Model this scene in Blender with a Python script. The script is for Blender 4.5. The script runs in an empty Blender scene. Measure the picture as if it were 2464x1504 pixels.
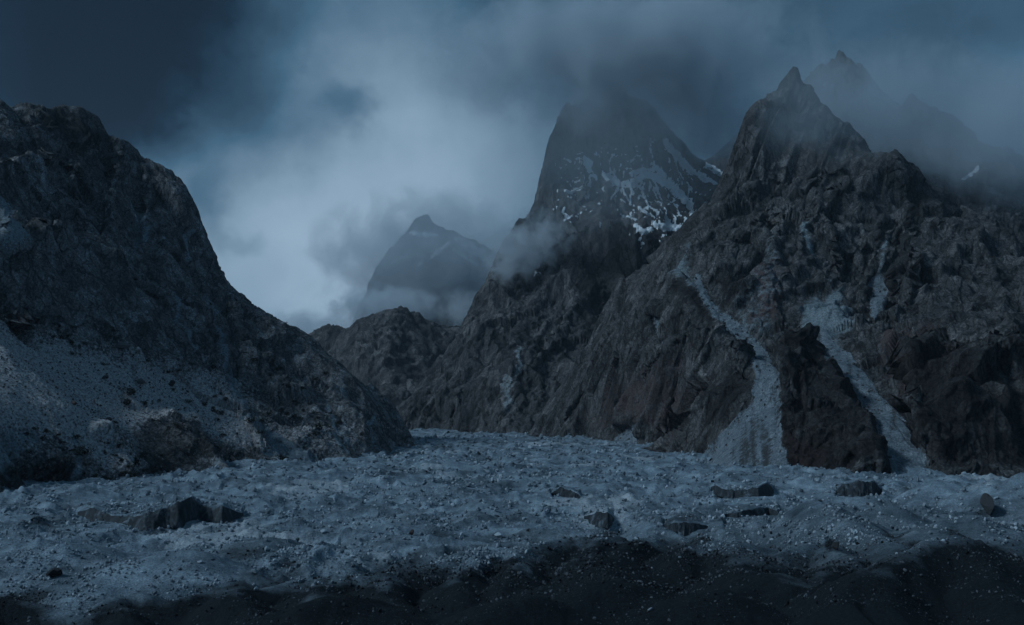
import bpy, math, random
import numpy as np

# ------------------------------------------------------------------ camera, sky, sun, exposure
random.seed(7); RNG = np.random.default_rng(7)
SC = bpy.context.scene
COL = SC.collection
CAM_Z = 82.0
FPX, CX, CY = 2366.0, 1232.0, 752.0          # survey frame used for measuring bearings and heights
PITCH = math.atan(219.0 / FPX)
cam_d = bpy.data.cameras.new("camera")
cam = bpy.data.objects.new("camera", cam_d); COL.objects.link(cam)
cam_d.sensor_width = 36.0; cam_d.lens = 36.0 * FPX / 2464.0
cam_d.clip_start = 1.0; cam_d.clip_end = 60000.0
cam.location = (0, 0, CAM_Z); cam.rotation_euler = (math.pi / 2 + PITCH, 0, 0)
SC.camera = cam

SUN_EL, SUN_AZ = math.radians(38), math.radians(-106)     # azimuth from +Y (view direction), negative = left
sun_d = bpy.data.lights.new("sun", 'SUN'); sun_d.energy = 1.5; sun_d.angle = math.radians(12); sun_d.color = (0.62, 0.84, 1.0)
sun = bpy.data.objects.new("sun", sun_d); COL.objects.link(sun)
sun.rotation_euler = (math.pi / 2 - SUN_EL, 0, math.pi - SUN_AZ)

def view_dir(px, py):
    a, b = (px - CX) / FPX, (CY - py) / FPX
    v = np.array([a, math.cos(PITCH) - b * math.sin(PITCH), math.sin(PITCH) + b * math.cos(PITCH)])
    return v / np.linalg.norm(v)

world = bpy.data.worlds.new("World"); SC.world = world; world.use_nodes = True
def build_world():
    nt = world.node_tree; N = nt.nodes; L = nt.links; N.clear()
    out = N.new('ShaderNodeOutputWorld'); bg = N.new('ShaderNodeBackground')
    L.new(bg.outputs[0], out.inputs[0])
    sky = N.new('ShaderNodeTexSky'); sky.sky_type = 'NISHITA'; sky.sun_disc = False
    sky.sun_elevation = SUN_EL; sky.sun_rotation = SUN_AZ; sky.altitude = 4000; sky.air_density = 1.6; sky.dust_density = 3.0; sky.ozone_density = 3.0
    tc = N.new('ShaderNodeTexCoord')
    def math_(op, a, b=None, c=None, clamp=False):
        n = N.new('ShaderNodeMath'); n.operation = op; n.use_clamp = clamp
        for i, v in enumerate((a, b, c)):
            if v is None: continue
            if isinstance(v, (int, float)): n.inputs[i].default_value = v
            else: L.new(v, n.inputs[i])
        return n.outputs[0]
    def noise(vec, scale, detail, rough=0.55, dist=0.0):
        n = N.new('ShaderNodeTexNoise'); n.inputs['Scale'].default_value = scale; n.inputs['Detail'].default_value = detail
        n.inputs['Roughness'].default_value = rough; n.inputs['Distortion'].default_value = dist
        L.new(vec, n.inputs['Vector']); return n
    # direction, warped by drifting cloud noise
    nz = noise(tc.outputs['Generated'], 3.2, 5, 0.6)
    sub = N.new('ShaderNodeVectorMath'); sub.operation = 'SUBTRACT'; L.new(nz.outputs['Color'], sub.inputs[0]); sub.inputs[1].default_value = (0.5, 0.5, 0.5)
    mul = N.new('ShaderNodeVectorMath'); mul.operation = 'SCALE'; L.new(sub.outputs[0], mul.inputs[0]); mul.inputs['Scale'].default_value = 0.16
    add = N.new('ShaderNodeVectorMath'); add.operation = 'ADD'; L.new(tc.outputs['Generated'], add.inputs[0]); L.new(mul.outputs[0], add.inputs[1])
    nz2 = noise(tc.outputs['Generated'], 13, 6, 0.65)
    sub2 = N.new('ShaderNodeVectorMath'); sub2.operation = 'SUBTRACT'; L.new(nz2.outputs['Color'], sub2.inputs[0]); sub2.inputs[1].default_value = (0.5, 0.5, 0.5)
    add2 = N.new('ShaderNodeVectorMath'); add2.operation = 'MULTIPLY_ADD'; L.new(sub2.outputs[0], add2.inputs[0]); add2.inputs[1].default_value = (0.06, 0.06, 0.06); L.new(add.outputs[0], add2.inputs[2])
    nrm = N.new('ShaderNodeVectorMath'); nrm.operation = 'NORMALIZE'; L.new(add2.outputs[0], nrm.inputs[0])
    D = nrm.outputs[0]
    def blob(px, py, rad, amt):                       # one cloud mass or clearing, round a bearing
        d = N.new('ShaderNodeVectorMath'); d.operation = 'DOT_PRODUCT'; L.new(D, d.inputs[0]); d.inputs[1].default_value = view_dir(px, py)
        a = math_('ARCCOSINE', math_('MINIMUM', d.outputs['Value'], 0.99999))
        mr = N.new('ShaderNodeMapRange'); mr.interpolation_type = 'SMOOTHERSTEP'; L.new(a, mr.inputs[0])
        mr.inputs[1].default_value = 0.0; mr.inputs[2].default_value = math.radians(rad); mr.inputs[3].default_value = amt; mr.inputs[4].default_value = 0.0
        return mr.outputs[0]
    broad = noise(tc.outputs['Generated'], 2.4, 6, 0.6).outputs['Fac']
    wisps = noise(D, 5.5, 7, 0.6, 0.4).outputs['Fac']
    lum = math_('MULTIPLY_ADD', broad, 0.09, 0.045)
    lum = math_('ADD', lum, math_('MULTIPLY', math_('SUBTRACT', wisps, 0.5), 0.075))
    torn = noise(D, 11, 8, 0.62, 1.2).outputs['Fac']; lum = math_('ADD', lum, math_('MULTIPLY', math_('SUBTRACT', torn, 0.5), 0.045))
    for b in SKY_BLOBS: lum = math_('ADD', lum, blob(*b))
    lum = math_('SMOOTH_MAX', lum, 0.004, 0.03)
    cr = N.new('ShaderNodeValToRGB'); L.new(lum, cr.inputs[0])
    el = cr.color_ramp.elements
    el[0].position = 0.0; el[0].color = (0.002, 0.006, 0.013, 1)
    el[1].position = 0.5; el[1].color = (0.37, 0.50, 0.64, 1)
    for p, c in ((0.02, (0.005, 0.019, 0.038)), (0.12, (0.050, 0.118, 0.190)), (0.34, (0.225, 0.34, 0.455))):
        e = el.new(p); e.color = (*c, 1)
    mix = N.new('ShaderNodeMix'); mix.data_type = 'RGBA'; mix.inputs[0].default_value = 0.94     # nearly closed cloud deck over the clear sky
    sc_ = N.new('ShaderNodeVectorMath'); sc_.operation = 'SCALE'; L.new(sky.outputs[0], sc_.inputs[0]); sc_.inputs['Scale'].default_value = 0.05
    L.new(sc_.outputs[0], mix.inputs[6]); L.new(cr.outputs[0], mix.inputs[7])
    L.new(mix.outputs[2], bg.inputs[0]); bg.inputs[1].default_value = 1.0
SKY_BLOBS = [(890, 520, 18, 0.19), (680, 690, 16, 0.14), (1120, 420, 9, 0.07), (950, 650, 8, 0.06), (1000, 250, 9, 0.03),
             (20, 40, 20, -0.06), (400, 120, 11, -0.075), (640, 330, 6, -0.09), (300, 240, 8, -0.03), (555, 470, 2.8, -0.12), (600, 555, 1.9, -0.10), (665, 575, 1.3, -0.07), (790, 255, 2.2, -0.11),
             (1550, 160, 12, -0.02), (1900, 40, 14, -0.01), (2480, 290, 6, 0.07)]
build_world()
vs = SC.view_settings; vs.view_transform = 'Standard'; vs.look = 'None'; vs.gamma = 1.0; vs.exposure = 0.12; vs.use_curve_mapping = False
SC.cycles.use_denoising = True
SC.cycles.max_bounces = 6; SC.cycles.diffuse_bounces = 2; SC.cycles.volume_bounces = 3; SC.cycles.transparent_max_bounces = 8
SC.cycles.volume_max_steps = 256; SC.cycles.volume_step_rate = 1.0
SC.cycles.use_adaptive_sampling = True; SC.cycles.adaptive_threshold = 0.02

# ------------------------------------------------------------------ survey helpers
def at(px, py, Y):
    d = view_dir(px, py); return np.array([d[0] / d[1] * Y, Y, CAM_Z + d[2] / d[1] * Y])
def on_plane(px, py, z=0.0):
    d = view_dir(px, py); t = (z - CAM_Z) / d[2]; return np.array([d[0] * t, d[1] * t, z])
def to_px(P):
    x, y, z = P[..., 0], P[..., 1], P[..., 2] - CAM_Z
    c, s = math.cos(PITCH), math.sin(PITCH)
    fw = y * c + z * s; up = -y * s + z * c
    return CX + FPX * x / fw, CY - FPX * up / fw

# ------------------------------------------------------------------ noise
_perm = np.random.default_rng(11).permutation(256).astype(np.int32); _perm = np.concatenate([_perm, _perm, _perm])
_g = np.random.default_rng(12).normal(size=(256, 3)); _g = (_g / np.linalg.norm(_g, axis=1, keepdims=True)).astype(np.float32)
from concurrent.futures import ThreadPoolExecutor
_pool = ThreadPoolExecutor(4)
_G2 = [np.ascontiguousarray(_g[:, i]) for i in range(3)]
_ang = np.random.default_rng(13).uniform(0, 2 * math.pi, 256); _A2 = [np.cos(_ang).astype(np.float32), np.sin(_ang).astype(np.float32)]
def _noise_chunk(p, seed, out, flat):
    i = np.floor(p).astype(np.int32); f = p - i; i += seed * 37; i &= 255
    u = f * f * f * (f * (f * 6 - 15) + 10); r = np.zeros(len(p), np.float32)
    fx, fy, ux, uy = f[:, 0], f[:, 1], u[:, 0], u[:, 1]
    for dx in (0, 1):
        a = _perm.take((i[:, 0] + dx) & 255); wx = ux if dx else 1 - ux; gx = fx - dx
        for dy in (0, 1):
            b = _perm.take(a + ((i[:, 1] + dy) & 255)); w = wx * (uy if dy else 1 - uy); gy = fy - dy
            if flat:
                r += w * (_A2[0].take(b) * gx + _A2[1].take(b) * gy); continue
            for dz in (0, 1):
                h = _perm.take(b + ((i[:, 2] + dz) & 255)); gz = f[:, 2] - dz
                r += w * (u[:, 2] if dz else 1 - u[:, 2]) * (_G2[0].take(h) * gx + _G2[1].take(h) * gy + _G2[2].take(h) * gz)
    out[:] = r
def perlin(P, seed=0):
    P = np.asarray(P, dtype=np.float32); sh = P.shape[:-1]; k = P.shape[-1]; P = P.reshape(-1, k); out = np.empty(len(P), np.float32)
    list(_pool.map(lambda s: _noise_chunk(P[s:s + 40000], seed, out[s:s + 40000], k == 2), range(0, len(P), 40000)))
    return out.reshape(sh) * 1.6
def fbm(P, scale, octs, gain=0.5, seed=0):
    a, t, n = 1.0, 0.0, 0.0
    P = np.asarray(P, dtype=np.float32) / np.float32(scale)
    for o in range(octs):
        t = t + a * perlin(P, seed + o); n += a; a *= gain; P = P * 2.03 + 11.3
    return t / n
def ridged(P, scale, octs, gain=0.5, seed=0):
    a, t, n = 1.0, 0.0, 0.0
    P = np.asarray(P, dtype=np.float32) / np.float32(scale); w = 1.0
    for o in range(octs):
        r = 1 - np.abs(perlin(P, seed + o)) * 1.4; r = r * r; t = t + a * r * w; w = np.clip(r * 1.3, 0.2, 1); n += a; a *= gain; P = P * 2.07 + 5.7
    return t / n - 0.55
def _facet_chunk(p, seed, out):
    i0 = np.floor(p - 0.5).astype(np.int32); best = np.full(len(p), 9e9, np.float32); val = np.zeros(len(p), np.float32)
    for c in range(8):
        i = i0 + np.array([c & 1, c >> 1 & 1, c >> 2 & 1], np.int32); k = (i + seed * 37) & 255
        h = _perm.take(_perm.take(_perm.take(k[:, 0]) + k[:, 1]) + k[:, 2])
        ox = p[:, 0] - i[:, 0] - 0.5 - _G2[0].take(h) * 0.42; oy = p[:, 1] - i[:, 1] - 0.5 - _G2[1].take(h) * 0.42; oz = p[:, 2] - i[:, 2] - 0.5 - _G2[2].take(h) * 0.42
        d = ox * ox + oy * oy + oz * oz; h2 = (h + 91) & 255
        v = (_G2[0].take(h2) * ox + _G2[1].take(h2) * oy + _G2[2].take(h2) * oz) * 1.1 + _G2[0].take((h + 17) & 255) * 0.4
        b = d < best; best = np.where(b, d, best); val = np.where(b, v, val)
    out[:] = val
def facets(P, scale, seed=0, warp=0.25):
    """Broken rock: every cell is a plane of its own, with a step to the next one."""
    P = np.asarray(P, dtype=np.float32) / np.float32(scale); P = P + (perlin(P * 1.7, seed + 50) * warp)[..., None]
    sh = P.shape[:-1]; P = P.reshape(-1, 3); out = np.empty(len(P), np.float32)
    list(_pool.map(lambda s: _facet_chunk(P[s:s + 40000], seed, out[s:s + 40000]), range(0, len(P), 40000)))
    return out.reshape(sh)
def sstep(a, b, x):
    t = np.clip((x - a) / (b - a), 0, 1); return t * t * (3 - 2 * t)

# ------------------------------------------------------------------ surfaces through surveyed points
class Surface:
    def __init__(self, pts, c=0.006):
        P = np.array(pts, float); self.k = P[:, :2] / 1000.0; self.c2 = c * c
        n = len(P); A = np.zeros((n + 3, n + 3)); d = self.k[:, None] - self.k[None]
        A[:n, :n] = -np.sqrt((d ** 2).sum(-1) + self.c2) + np.eye(n) * 1e-6
        A[:n, n] = 1; A[:n, n + 1:] = self.k; A[n, :n] = 1; A[n + 1:, :n] = self.k.T
        self.w = np.linalg.lstsq(A, np.concatenate([P[:, 2], np.zeros(3)]), rcond=None)[0]
    def __call__(self, x, y):
        sh = x.shape; q = np.stack([x.ravel(), y.ravel()], 1) / 1000.0; out = np.empty(len(q)); n = len(self.k)
        kx, ky, w = self.k[:, 0].astype(np.float32), self.k[:, 1].astype(np.float32), self.w[:n].astype(np.float32)
        def run(s):
            p = q[s:s + 8000].astype(np.float32); dx = p[:, :1] - kx; dy = p[:, 1:] - ky
            out[s:s + 8000] = -np.sqrt(dx * dx + dy * dy + np.float32(self.c2)) @ w + self.w[n] + p @ self.w[n + 1:]
        list(_pool.map(run, range(0, len(q), 8000)))
        return out.reshape(sh)

def survey(sky, foot, mid, back=(350, -260), toe=70):
    pts = [at(*p) for p in sky]
    for p in sky[::2]:
        a = at(*p); r = (a[1] + back[0]) / a[1]; pts.append([a[0] * r, a[1] * r, a[2] + back[1]])
        r = (a[1] + 3 * back[0]) / a[1]; pts.append([a[0] * r, a[1] * r, a[2] + 2.2 * back[1]])
    for p in foot:
        a = on_plane(*p[:2], -3.0) if len(p) == 2 else at(*p); pts.append(a)
        r = (a[1] - toe) / a[1]; pts.append([a[0] * r, a[1] * r, a[2] - toe * 0.55])
    pts += [at(*p) for p in mid]
    return pts

def column_grid(height, u0, u1, ncol, y0, y1, nrow, hidden=0.25, nc=160, ny=700):
    """Grid whose columns fan out from the viewpoint and whose rows crowd where the surface stands steep: equal detail everywhere."""
    uc = np.linspace(u0, u1, nc); yy = np.geomspace(y0, y1, ny); U, Y = np.meshgrid(uc, yy, indexing='ij')
    Z = height(U * Y, Y); E = (Z - CAM_Z) / Y
    run = np.maximum.accumulate(E, axis=1)
    dE = np.abs(np.diff(E, axis=1)); vis = (E >= run - 0.004)[:, 1:]
    w = dE * np.where(vis, 1.0, hidden) + 0.0003 * (ny and 1) * np.diff(np.log(Y), axis=1) / (math.log(y1 / y0) / ny)
    k = np.array([1, 2, 3, 2, 1.0]); k /= k.sum()
    wp = np.pad(w, ((2, 2), (0, 0)), mode='edge'); w = sum(k[i] * wp[i:i + nc] for i in range(5))
    cum = np.concatenate([np.zeros((nc, 1)), np.cumsum(w, 1)], 1); cum /= cum[:, -1:]
    t = np.linspace(0, 1, nrow); R = np.array([np.interp(t, cum[i], yy) for i in range(nc)])
    uf = np.linspace(u0, u1, ncol); fi = (uf - u0) / (u1 - u0) * (nc - 1); i0 = np.minimum(fi.astype(int), nc - 2); fr = (fi - i0)[:, None]
    YY = R[i0] * (1 - fr) + R[i0 + 1] * fr
    return uf[:, None] * YY, YY
def grid_normals(V):
    du = np.gradient(V, axis=0); dv = np.gradient(V, axis=1)
    n = np.cross(du, dv); n /= np.linalg.norm(n, axis=-1, keepdims=True) + 1e-9; return n
def grid_faces(nu, nv):
    i = np.arange(nu * nv).reshape(nu, nv)
    return np.stack([i[:-1, :-1], i[1:, :-1], i[1:, 1:], i[:-1, 1:]], -1).reshape(-1, 4)
def mesh_from(name, V, F, material, attrs=None, smooth=True):
    me = bpy.data.meshes.new(name); nv, nf, k = len(V), len(F), F.shape[1]
    me.vertices.add(nv); me.vertices.foreach_set('co', np.ascontiguousarray(V, np.float32).ravel())
    me.loops.add(nf * k); me.loops.foreach_set('vertex_index', np.ascontiguousarray(F, np.int32).ravel())
    me.polygons.add(nf); me.polygons.foreach_set('loop_start', np.arange(0, nf * k, k, dtype=np.int32))
    try: me.polygons.foreach_set('loop_total', np.full(nf, k, np.int32))
    except Exception: pass
    me.polygons.foreach_set('use_smooth', np.full(nf, smooth, bool))
    for an, av in (attrs or {}).items():
        a = me.attributes.new(an, 'FLOAT', 'POINT'); a.data.foreach_set('value', np.ascontiguousarray(av, np.float32).ravel())
    me.update(calc_edges=True); me.materials.append(material)
    return me
def add(name, me, parent=None, **props):
    o = bpy.data.objects.new(name, me); COL.objects.link(o); o.parent = parent
    for k, v in props.items(): o[k] = v
    return o
def patch(name, V, N, mask, F, material, parent, lift=2.0, attrs=None, **props):
    """The faces where mask > 0.5, laid on the rock as a separate sheet, thickest in the middle and dipping into the rock at its rim."""
    m = mask.ravel(); keep = (m[F] > 0.5).sum(1) >= 2; f = F[keep]
    if len(f) < 6: return None
    ids, inv = np.unique(f, return_inverse=True)
    v = V.reshape(-1, 3)[ids] + N.reshape(-1, 3)[ids] * (lift * (np.clip(m[ids], 0.2, 1) - 0.42) * 1.6)[:, None]
    a = {k: w.ravel()[ids] for k, w in (attrs or {}).items()}
    return add(name, mesh_from(name, v, inv.reshape(-1, 4), material, a), parent, **props)
def band(qx, qy, pts):
    """1 on the centre line of a polyline, 0.5 at its half width, falling off beyond; pts = (x, y, half_width)."""
    best = np.full(qx.shape, -9.0)
    for (x0, y0, w0), (x1, y1, w1) in zip(pts[:-1], pts[1:]):
        dx, dy = x1 - x0, y1 - y0; l2 = dx * dx + dy * dy + 1e-9
        t = np.clip(((qx - x0) * dx + (qy - y0) * dy) / l2, 0, 1)
        d = np.hypot(qx - x0 - t * dx, qy - y0 - t * dy); w = w0 + t * (w1 - w0)
        best = np.maximum(best, 1 - 0.5 * d / np.maximum(w, 1e-3))
    return best
def area(qx, qy, poly, soft):
    """Signed closeness to a polygon: 0.5 on its edge, above inside."""
    P = np.array(poly, float); ins = np.zeros(qx.shape, bool); dm = np.full(qx.shape, 1e9)
    for (x0, y0), (x1, y1) in zip(P, np.roll(P, -1, 0)):
        c = ((y0 > qy) != (y1 > qy)) & (qx < (x1 - x0) * (qy - y0) / (y1 - y0 + 1e-12) + x0); ins ^= c
        dx, dy = x1 - x0, y1 - y0; t = np.clip(((qx - x0) * dx + (qy - y0) * dy) / (dx * dx + dy * dy + 1e-9), 0, 1)
        dm = np.minimum(dm, np.hypot(qx - x0 - t * dx, qy - y0 - t * dy))
    return np.clip(0.5 + np.where(ins, dm, -dm) / soft * 0.5, 0, 1)

# ------------------------------------------------------------------ materials
def mat(name, stops, scale=60.0, rough=0.95, detail=8, stretch=(1, 1, 1), mixes=(), bump=None, spec=0.15, fine=None, blotch=None, cracks=None, c_tilt=0.0):
    """Rock and rubble: a noise-driven colour ramp; mixes = (attribute, colour, noise scale, noise amount); bump = (scale, distance, strength)."""
    m = bpy.data.materials.new(name); m.use_nodes = True; nt = m.node_tree; N, L = nt.nodes, nt.links
    bs = N['Principled BSDF']; bs.inputs['Roughness'].default_value = rough
    bs.inputs['Specular IOR Level'].default_value = spec
    tc = N.new('ShaderNodeTexCoord'); mp = N.new('ShaderNodeMapping'); L.new(tc.outputs['Object'], mp.inputs[0]); mp.inputs['Scale'].default_value = stretch
    def noise(sc, det=6, rg=0.6, vec=None):
        n = N.new('ShaderNodeTexNoise'); n.inputs['Scale'].default_value = 1.0 / sc; n.inputs['Detail'].default_value = det; n.inputs['Roughness'].default_value = rg
        L.new(vec or mp.outputs[0], n.inputs['Vector']); return n.outputs['Fac']
    cr = N.new('ShaderNodeValToRGB'); L.new(noise(scale, detail, 0.68), cr.inputs[0])
    els = cr.color_ramp.elements
    for i, (p, c) in enumerate(stops):
        e = els[i] if i < 2 else els.new(p); e.position = p; e.color = (*c, 1)
    col = cr.outputs[0]
    def mixc(fac, a, b, mode='MIX'):
        x = N.new('ShaderNodeMix'); x.data_type = 'RGBA'; x.blend_type = mode; x.clamp_factor = True
        if isinstance(fac, float): x.inputs[0].default_value = fac
        else: L.new(fac, x.inputs[0])
        L.new(a, x.inputs[6])
        if isinstance(b, tuple): x.inputs[7].default_value = (*b, 1)
        else: L.new(b, x.inputs[7])
        return x.outputs[2]
    def mth(op, a, b, clamp=False):
        n = N.new('ShaderNodeMath'); n.operation = op; n.use_clamp = clamp
        for i, v in enumerate((a, b)):
            if isinstance(v, (int, float)): n.inputs[i].default_value = v
            else: L.new(v, n.inputs[i])
        return n.outputs[0]
    if blotch:                                              # broad bands of another rock
        b_scale, b_col, b_lo, b_hi = blotch
        mr = N.new('ShaderNodeMapRange'); L.new(noise(b_scale, 5, 0.6), mr.inputs[0]); mr.inputs[1].default_value = b_lo; mr.inputs[2].default_value = b_hi
        col = mixc(mr.outputs[0], col, b_col)
    if cracks:                                              # joints: thin dark lines between blocks
        c_scale, c_w, c_dark, c_str = cracks
        cm = N.new('ShaderNodeMapping'); L.new(tc.outputs['Object'], cm.inputs[0]); cm.inputs['Scale'].default_value = c_str; cm.inputs['Rotation'].default_value = (0, c_tilt, 0)
        wn = N.new('ShaderNodeTexNoise'); wn.inputs['Scale'].default_value = 2.0 / c_scale; wn.inputs['Detail'].default_value = 3; L.new(cm.outputs[0], wn.inputs['Vector'])
        wa = N.new('ShaderNodeVectorMath'); wa.operation = 'MULTIPLY_ADD'; L.new(wn.outputs['Color'], wa.inputs[0]); wa.inputs[1].default_value = (c_scale * 0.7,) * 3; L.new(cm.outputs[0], wa.inputs[2])
        for k_, sc_ in enumerate((c_scale, c_scale * 0.3)):
            vo = N.new('ShaderNodeTexVoronoi'); vo.feature = 'DISTANCE_TO_EDGE'; vo.inputs['Scale'].default_value = 1.0 / sc_; L.new(wa.outputs[0], vo.inputs['Vector'])
            mr = N.new('ShaderNodeMapRange'); L.new(vo.outputs['Distance'], mr.inputs[0]); mr.inputs[1].default_value = 0.0; mr.inputs[2].default_value = c_w * (1 + k_); mr.inputs[3].default_value = c_dark + 0.2 * k_; mr.inputs[4].default_value = 1.0
            vc = N.new('ShaderNodeTexVoronoi'); vc.inputs['Scale'].default_value = 1.0 / sc_; L.new(wa.outputs[0], vc.inputs['Vector'])
            sp = N.new('ShaderNodeSeparateColor'); L.new(vc.outputs['Color'], sp.inputs[0])
            m2 = N.new('ShaderNodeMapRange'); L.new(sp.outputs[0], m2.inputs[0]); m2.inputs[3].default_value = 0.72; m2.inputs[4].default_value = 1.35
            both = mth('MULTIPLY', mr.outputs[0], m2.outputs[0]); gc = N.new('ShaderNodeCombineColor')
            for i in range(3): L.new(both, gc.inputs[i])
            col = mixc(1.0, col, gc.outputs[0], 'MULTIPLY')
    for an, c, ns, amt, *wide in mixes:
        at_ = N.new('ShaderNodeAttribute'); at_.attribute_name = an
        f = mth('ADD', at_.outputs['Fac'], mth('MULTIPLY', mth('SUBTRACT', noise(ns, 5, 0.7, tc.outputs['Object']), 0.5), amt))
        mr = N.new('ShaderNodeMapRange'); L.new(f, mr.inputs[0]); mr.inputs[1].default_value = wide[0] if wide else 0.35; mr.inputs[2].default_value = wide[1] if wide else 0.65
        col = mixc(mr.outputs[0], col, c) if isinstance(c, tuple) else mixc(mr.outputs[0], col, (c, c * 0.97, c * 0.97), 'MULTIPLY')
    if fine:                                                # grain of single stones
        f_scale, f_lo, f_hi = fine
        mr = N.new('ShaderNodeMapRange'); L.new(noise(f_scale, 3, 0.75, tc.outputs['Object']), mr.inputs[0]); mr.inputs[1].default_value = 0.3; mr.inputs[2].default_value = 0.7
        mr.inputs[3].default_value = f_lo; mr.inputs[4].default_value = f_hi
        gc = N.new('ShaderNodeCombineColor')
        for i in range(3): L.new(mr.outputs[0], gc.inputs[i])
        col = mixc(1.0, col, gc.outputs[0], 'MULTIPLY')
    L.new(col, bs.inputs['Base Color'])
    if bump:
        b = N.new('ShaderNodeBump'); b.inputs['Distance'].default_value = bump[1]; b.inputs['Strength'].default_value = bump[2]
        L.new(noise(bump[0], 8, 0.7), b.inputs['Height']); L.new(b.outputs[0], bs.inputs['Normal'])
    return m
PALE = (0.30, 0.32, 0.34)
M = {}
M['rock_left'] = mat('dark_slope_rock', [(0.30, (0.044, 0.044, 0.046)), (0.70, (0.26, 0.257, 0.265)), (0.5, (0.125, 0.124, 0.13))], 45, stretch=(1, 1, 0.6),
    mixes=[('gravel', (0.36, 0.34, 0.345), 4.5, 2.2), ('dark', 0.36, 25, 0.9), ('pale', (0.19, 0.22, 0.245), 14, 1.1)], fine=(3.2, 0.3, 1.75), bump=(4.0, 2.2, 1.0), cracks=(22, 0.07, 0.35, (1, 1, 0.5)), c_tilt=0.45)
M['rock_right'] = mat('brown_granite', [(0.30, (0.024, 0.0235, 0.0245)), (0.72, (0.135, 0.128, 0.130)), (0.5, (0.068, 0.064, 0.065))], 60, stretch=(1, 1, 0.45),
    mixes=[('red', (0.070, 0.048, 0.047), 40, 0.8), ('dark', 0.40, 30, 0.8), ('pale', (0.16, 0.19, 0.21), 16, 1.2)], fine=(3.6, 0.35, 1.7), bump=(5.0, 2.6, 1.0), cracks=(30, 0.06, 0.3, (1, 1, 0.38)), c_tilt=-0.35)
M['rock_tower'] = mat('tower_granite', [(0.30, (0.030, 0.030, 0.033)), (0.72, (0.135, 0.126, 0.126)), (0.5, (0.075, 0.071, 0.073))], 90, stretch=(1, 1, 0.22),
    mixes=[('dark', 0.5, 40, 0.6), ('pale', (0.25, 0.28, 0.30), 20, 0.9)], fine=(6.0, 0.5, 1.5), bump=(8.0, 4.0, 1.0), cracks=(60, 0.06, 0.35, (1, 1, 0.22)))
M['snow'] = mat('old_snow', [(0.3, (0.62, 0.65, 0.70)), (0.7, (0.80, 0.82, 0.85))], 25)
M['scree'] = mat('scree', [(0.32, (0.075, 0.092, 0.108)), (0.7, (0.22, 0.25, 0.28)), (0.5, (0.14, 0.165, 0.19))], 11, stretch=(1, 1, 0.5),
    mixes=[('dark', (0.045, 0.047, 0.05), 8, 1.5)], fine=(2.4, 0.4, 1.6), bump=(3.0, 1.4, 1.0))
M['glacier'] = mat('glacier_rubble', [(0.28, (0.055, 0.077, 0.097)), (0.72, (0.38, 0.45, 0.515)), (0.5, (0.175, 0.222, 0.264))], 26, detail=10,
    mixes=[('dark', (0.012, 0.0155, 0.019), 12, 0.8, 0.08, 0.85), ('pale', (0.40, 0.43, 0.46), 6, 0.8)], fine=(0.9, 0.5, 1.5), bump=(1.4, 0.9, 1.0))
M['ice'] = mat('dirty_ice', [(0.34, (0.010, 0.013, 0.017)), (0.72, (0.15, 0.18, 0.21)), (0.54, (0.035, 0.042, 0.050))], 7.0, stretch=(1, 1, 0.4), rough=0.7, spec=0.2, fine=(1.5, 0.5, 1.5), bump=(2.5, 1.0, 0.9))


# ------------------------------------------------------------------ mountains
TERRAIN = {}
def ledges(qx, qy, edges):
    """Buttress rims: along each line one side (the right hand when walking it) stands proud of the other and both ease back to the slope."""
    out = np.zeros(qx.shape)
    for pts, A, reach in edges:
        lo = np.min(np.array(pts), 0) - 3 * reach; hi = np.max(np.array(pts), 0) + 3 * reach
        m = (qx > lo[0]) & (qx < hi[0]) & (qy > lo[1]) & (qy < hi[1]); x, y = qx[m], qy[m]
        best = np.full(x.shape, 1e9); side = np.zeros(x.shape); run = np.zeros(x.shape); L = len(pts) - 1
        for k, ((x0, y0), (x1, y1)) in enumerate(zip(pts[:-1], pts[1:])):
            dx, dy = x1 - x0, y1 - y0; l = math.hypot(dx, dy); t = np.clip(((x - x0) * dx + (y - y0) * dy) / (l * l), 0, 1)
            d = np.hypot(x - x0 - t * dx, y - y0 - t * dy); c = dx * (y - y0) - dy * (x - x0); b = d < best
            best = np.where(b, d, best); side = np.where(b, np.clip(c / l / 2.0, -1, 1), side); run = np.where(b, (k + t) / L, run)
        fade = sstep(0, 0.12, run) * sstep(1, 0.88, run)
        out[m] += A * np.where(side > 0, side * np.exp(-best / reach), 0.6 * side * np.exp(-best / (reach * 0.45))) * fade
    return out
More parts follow.
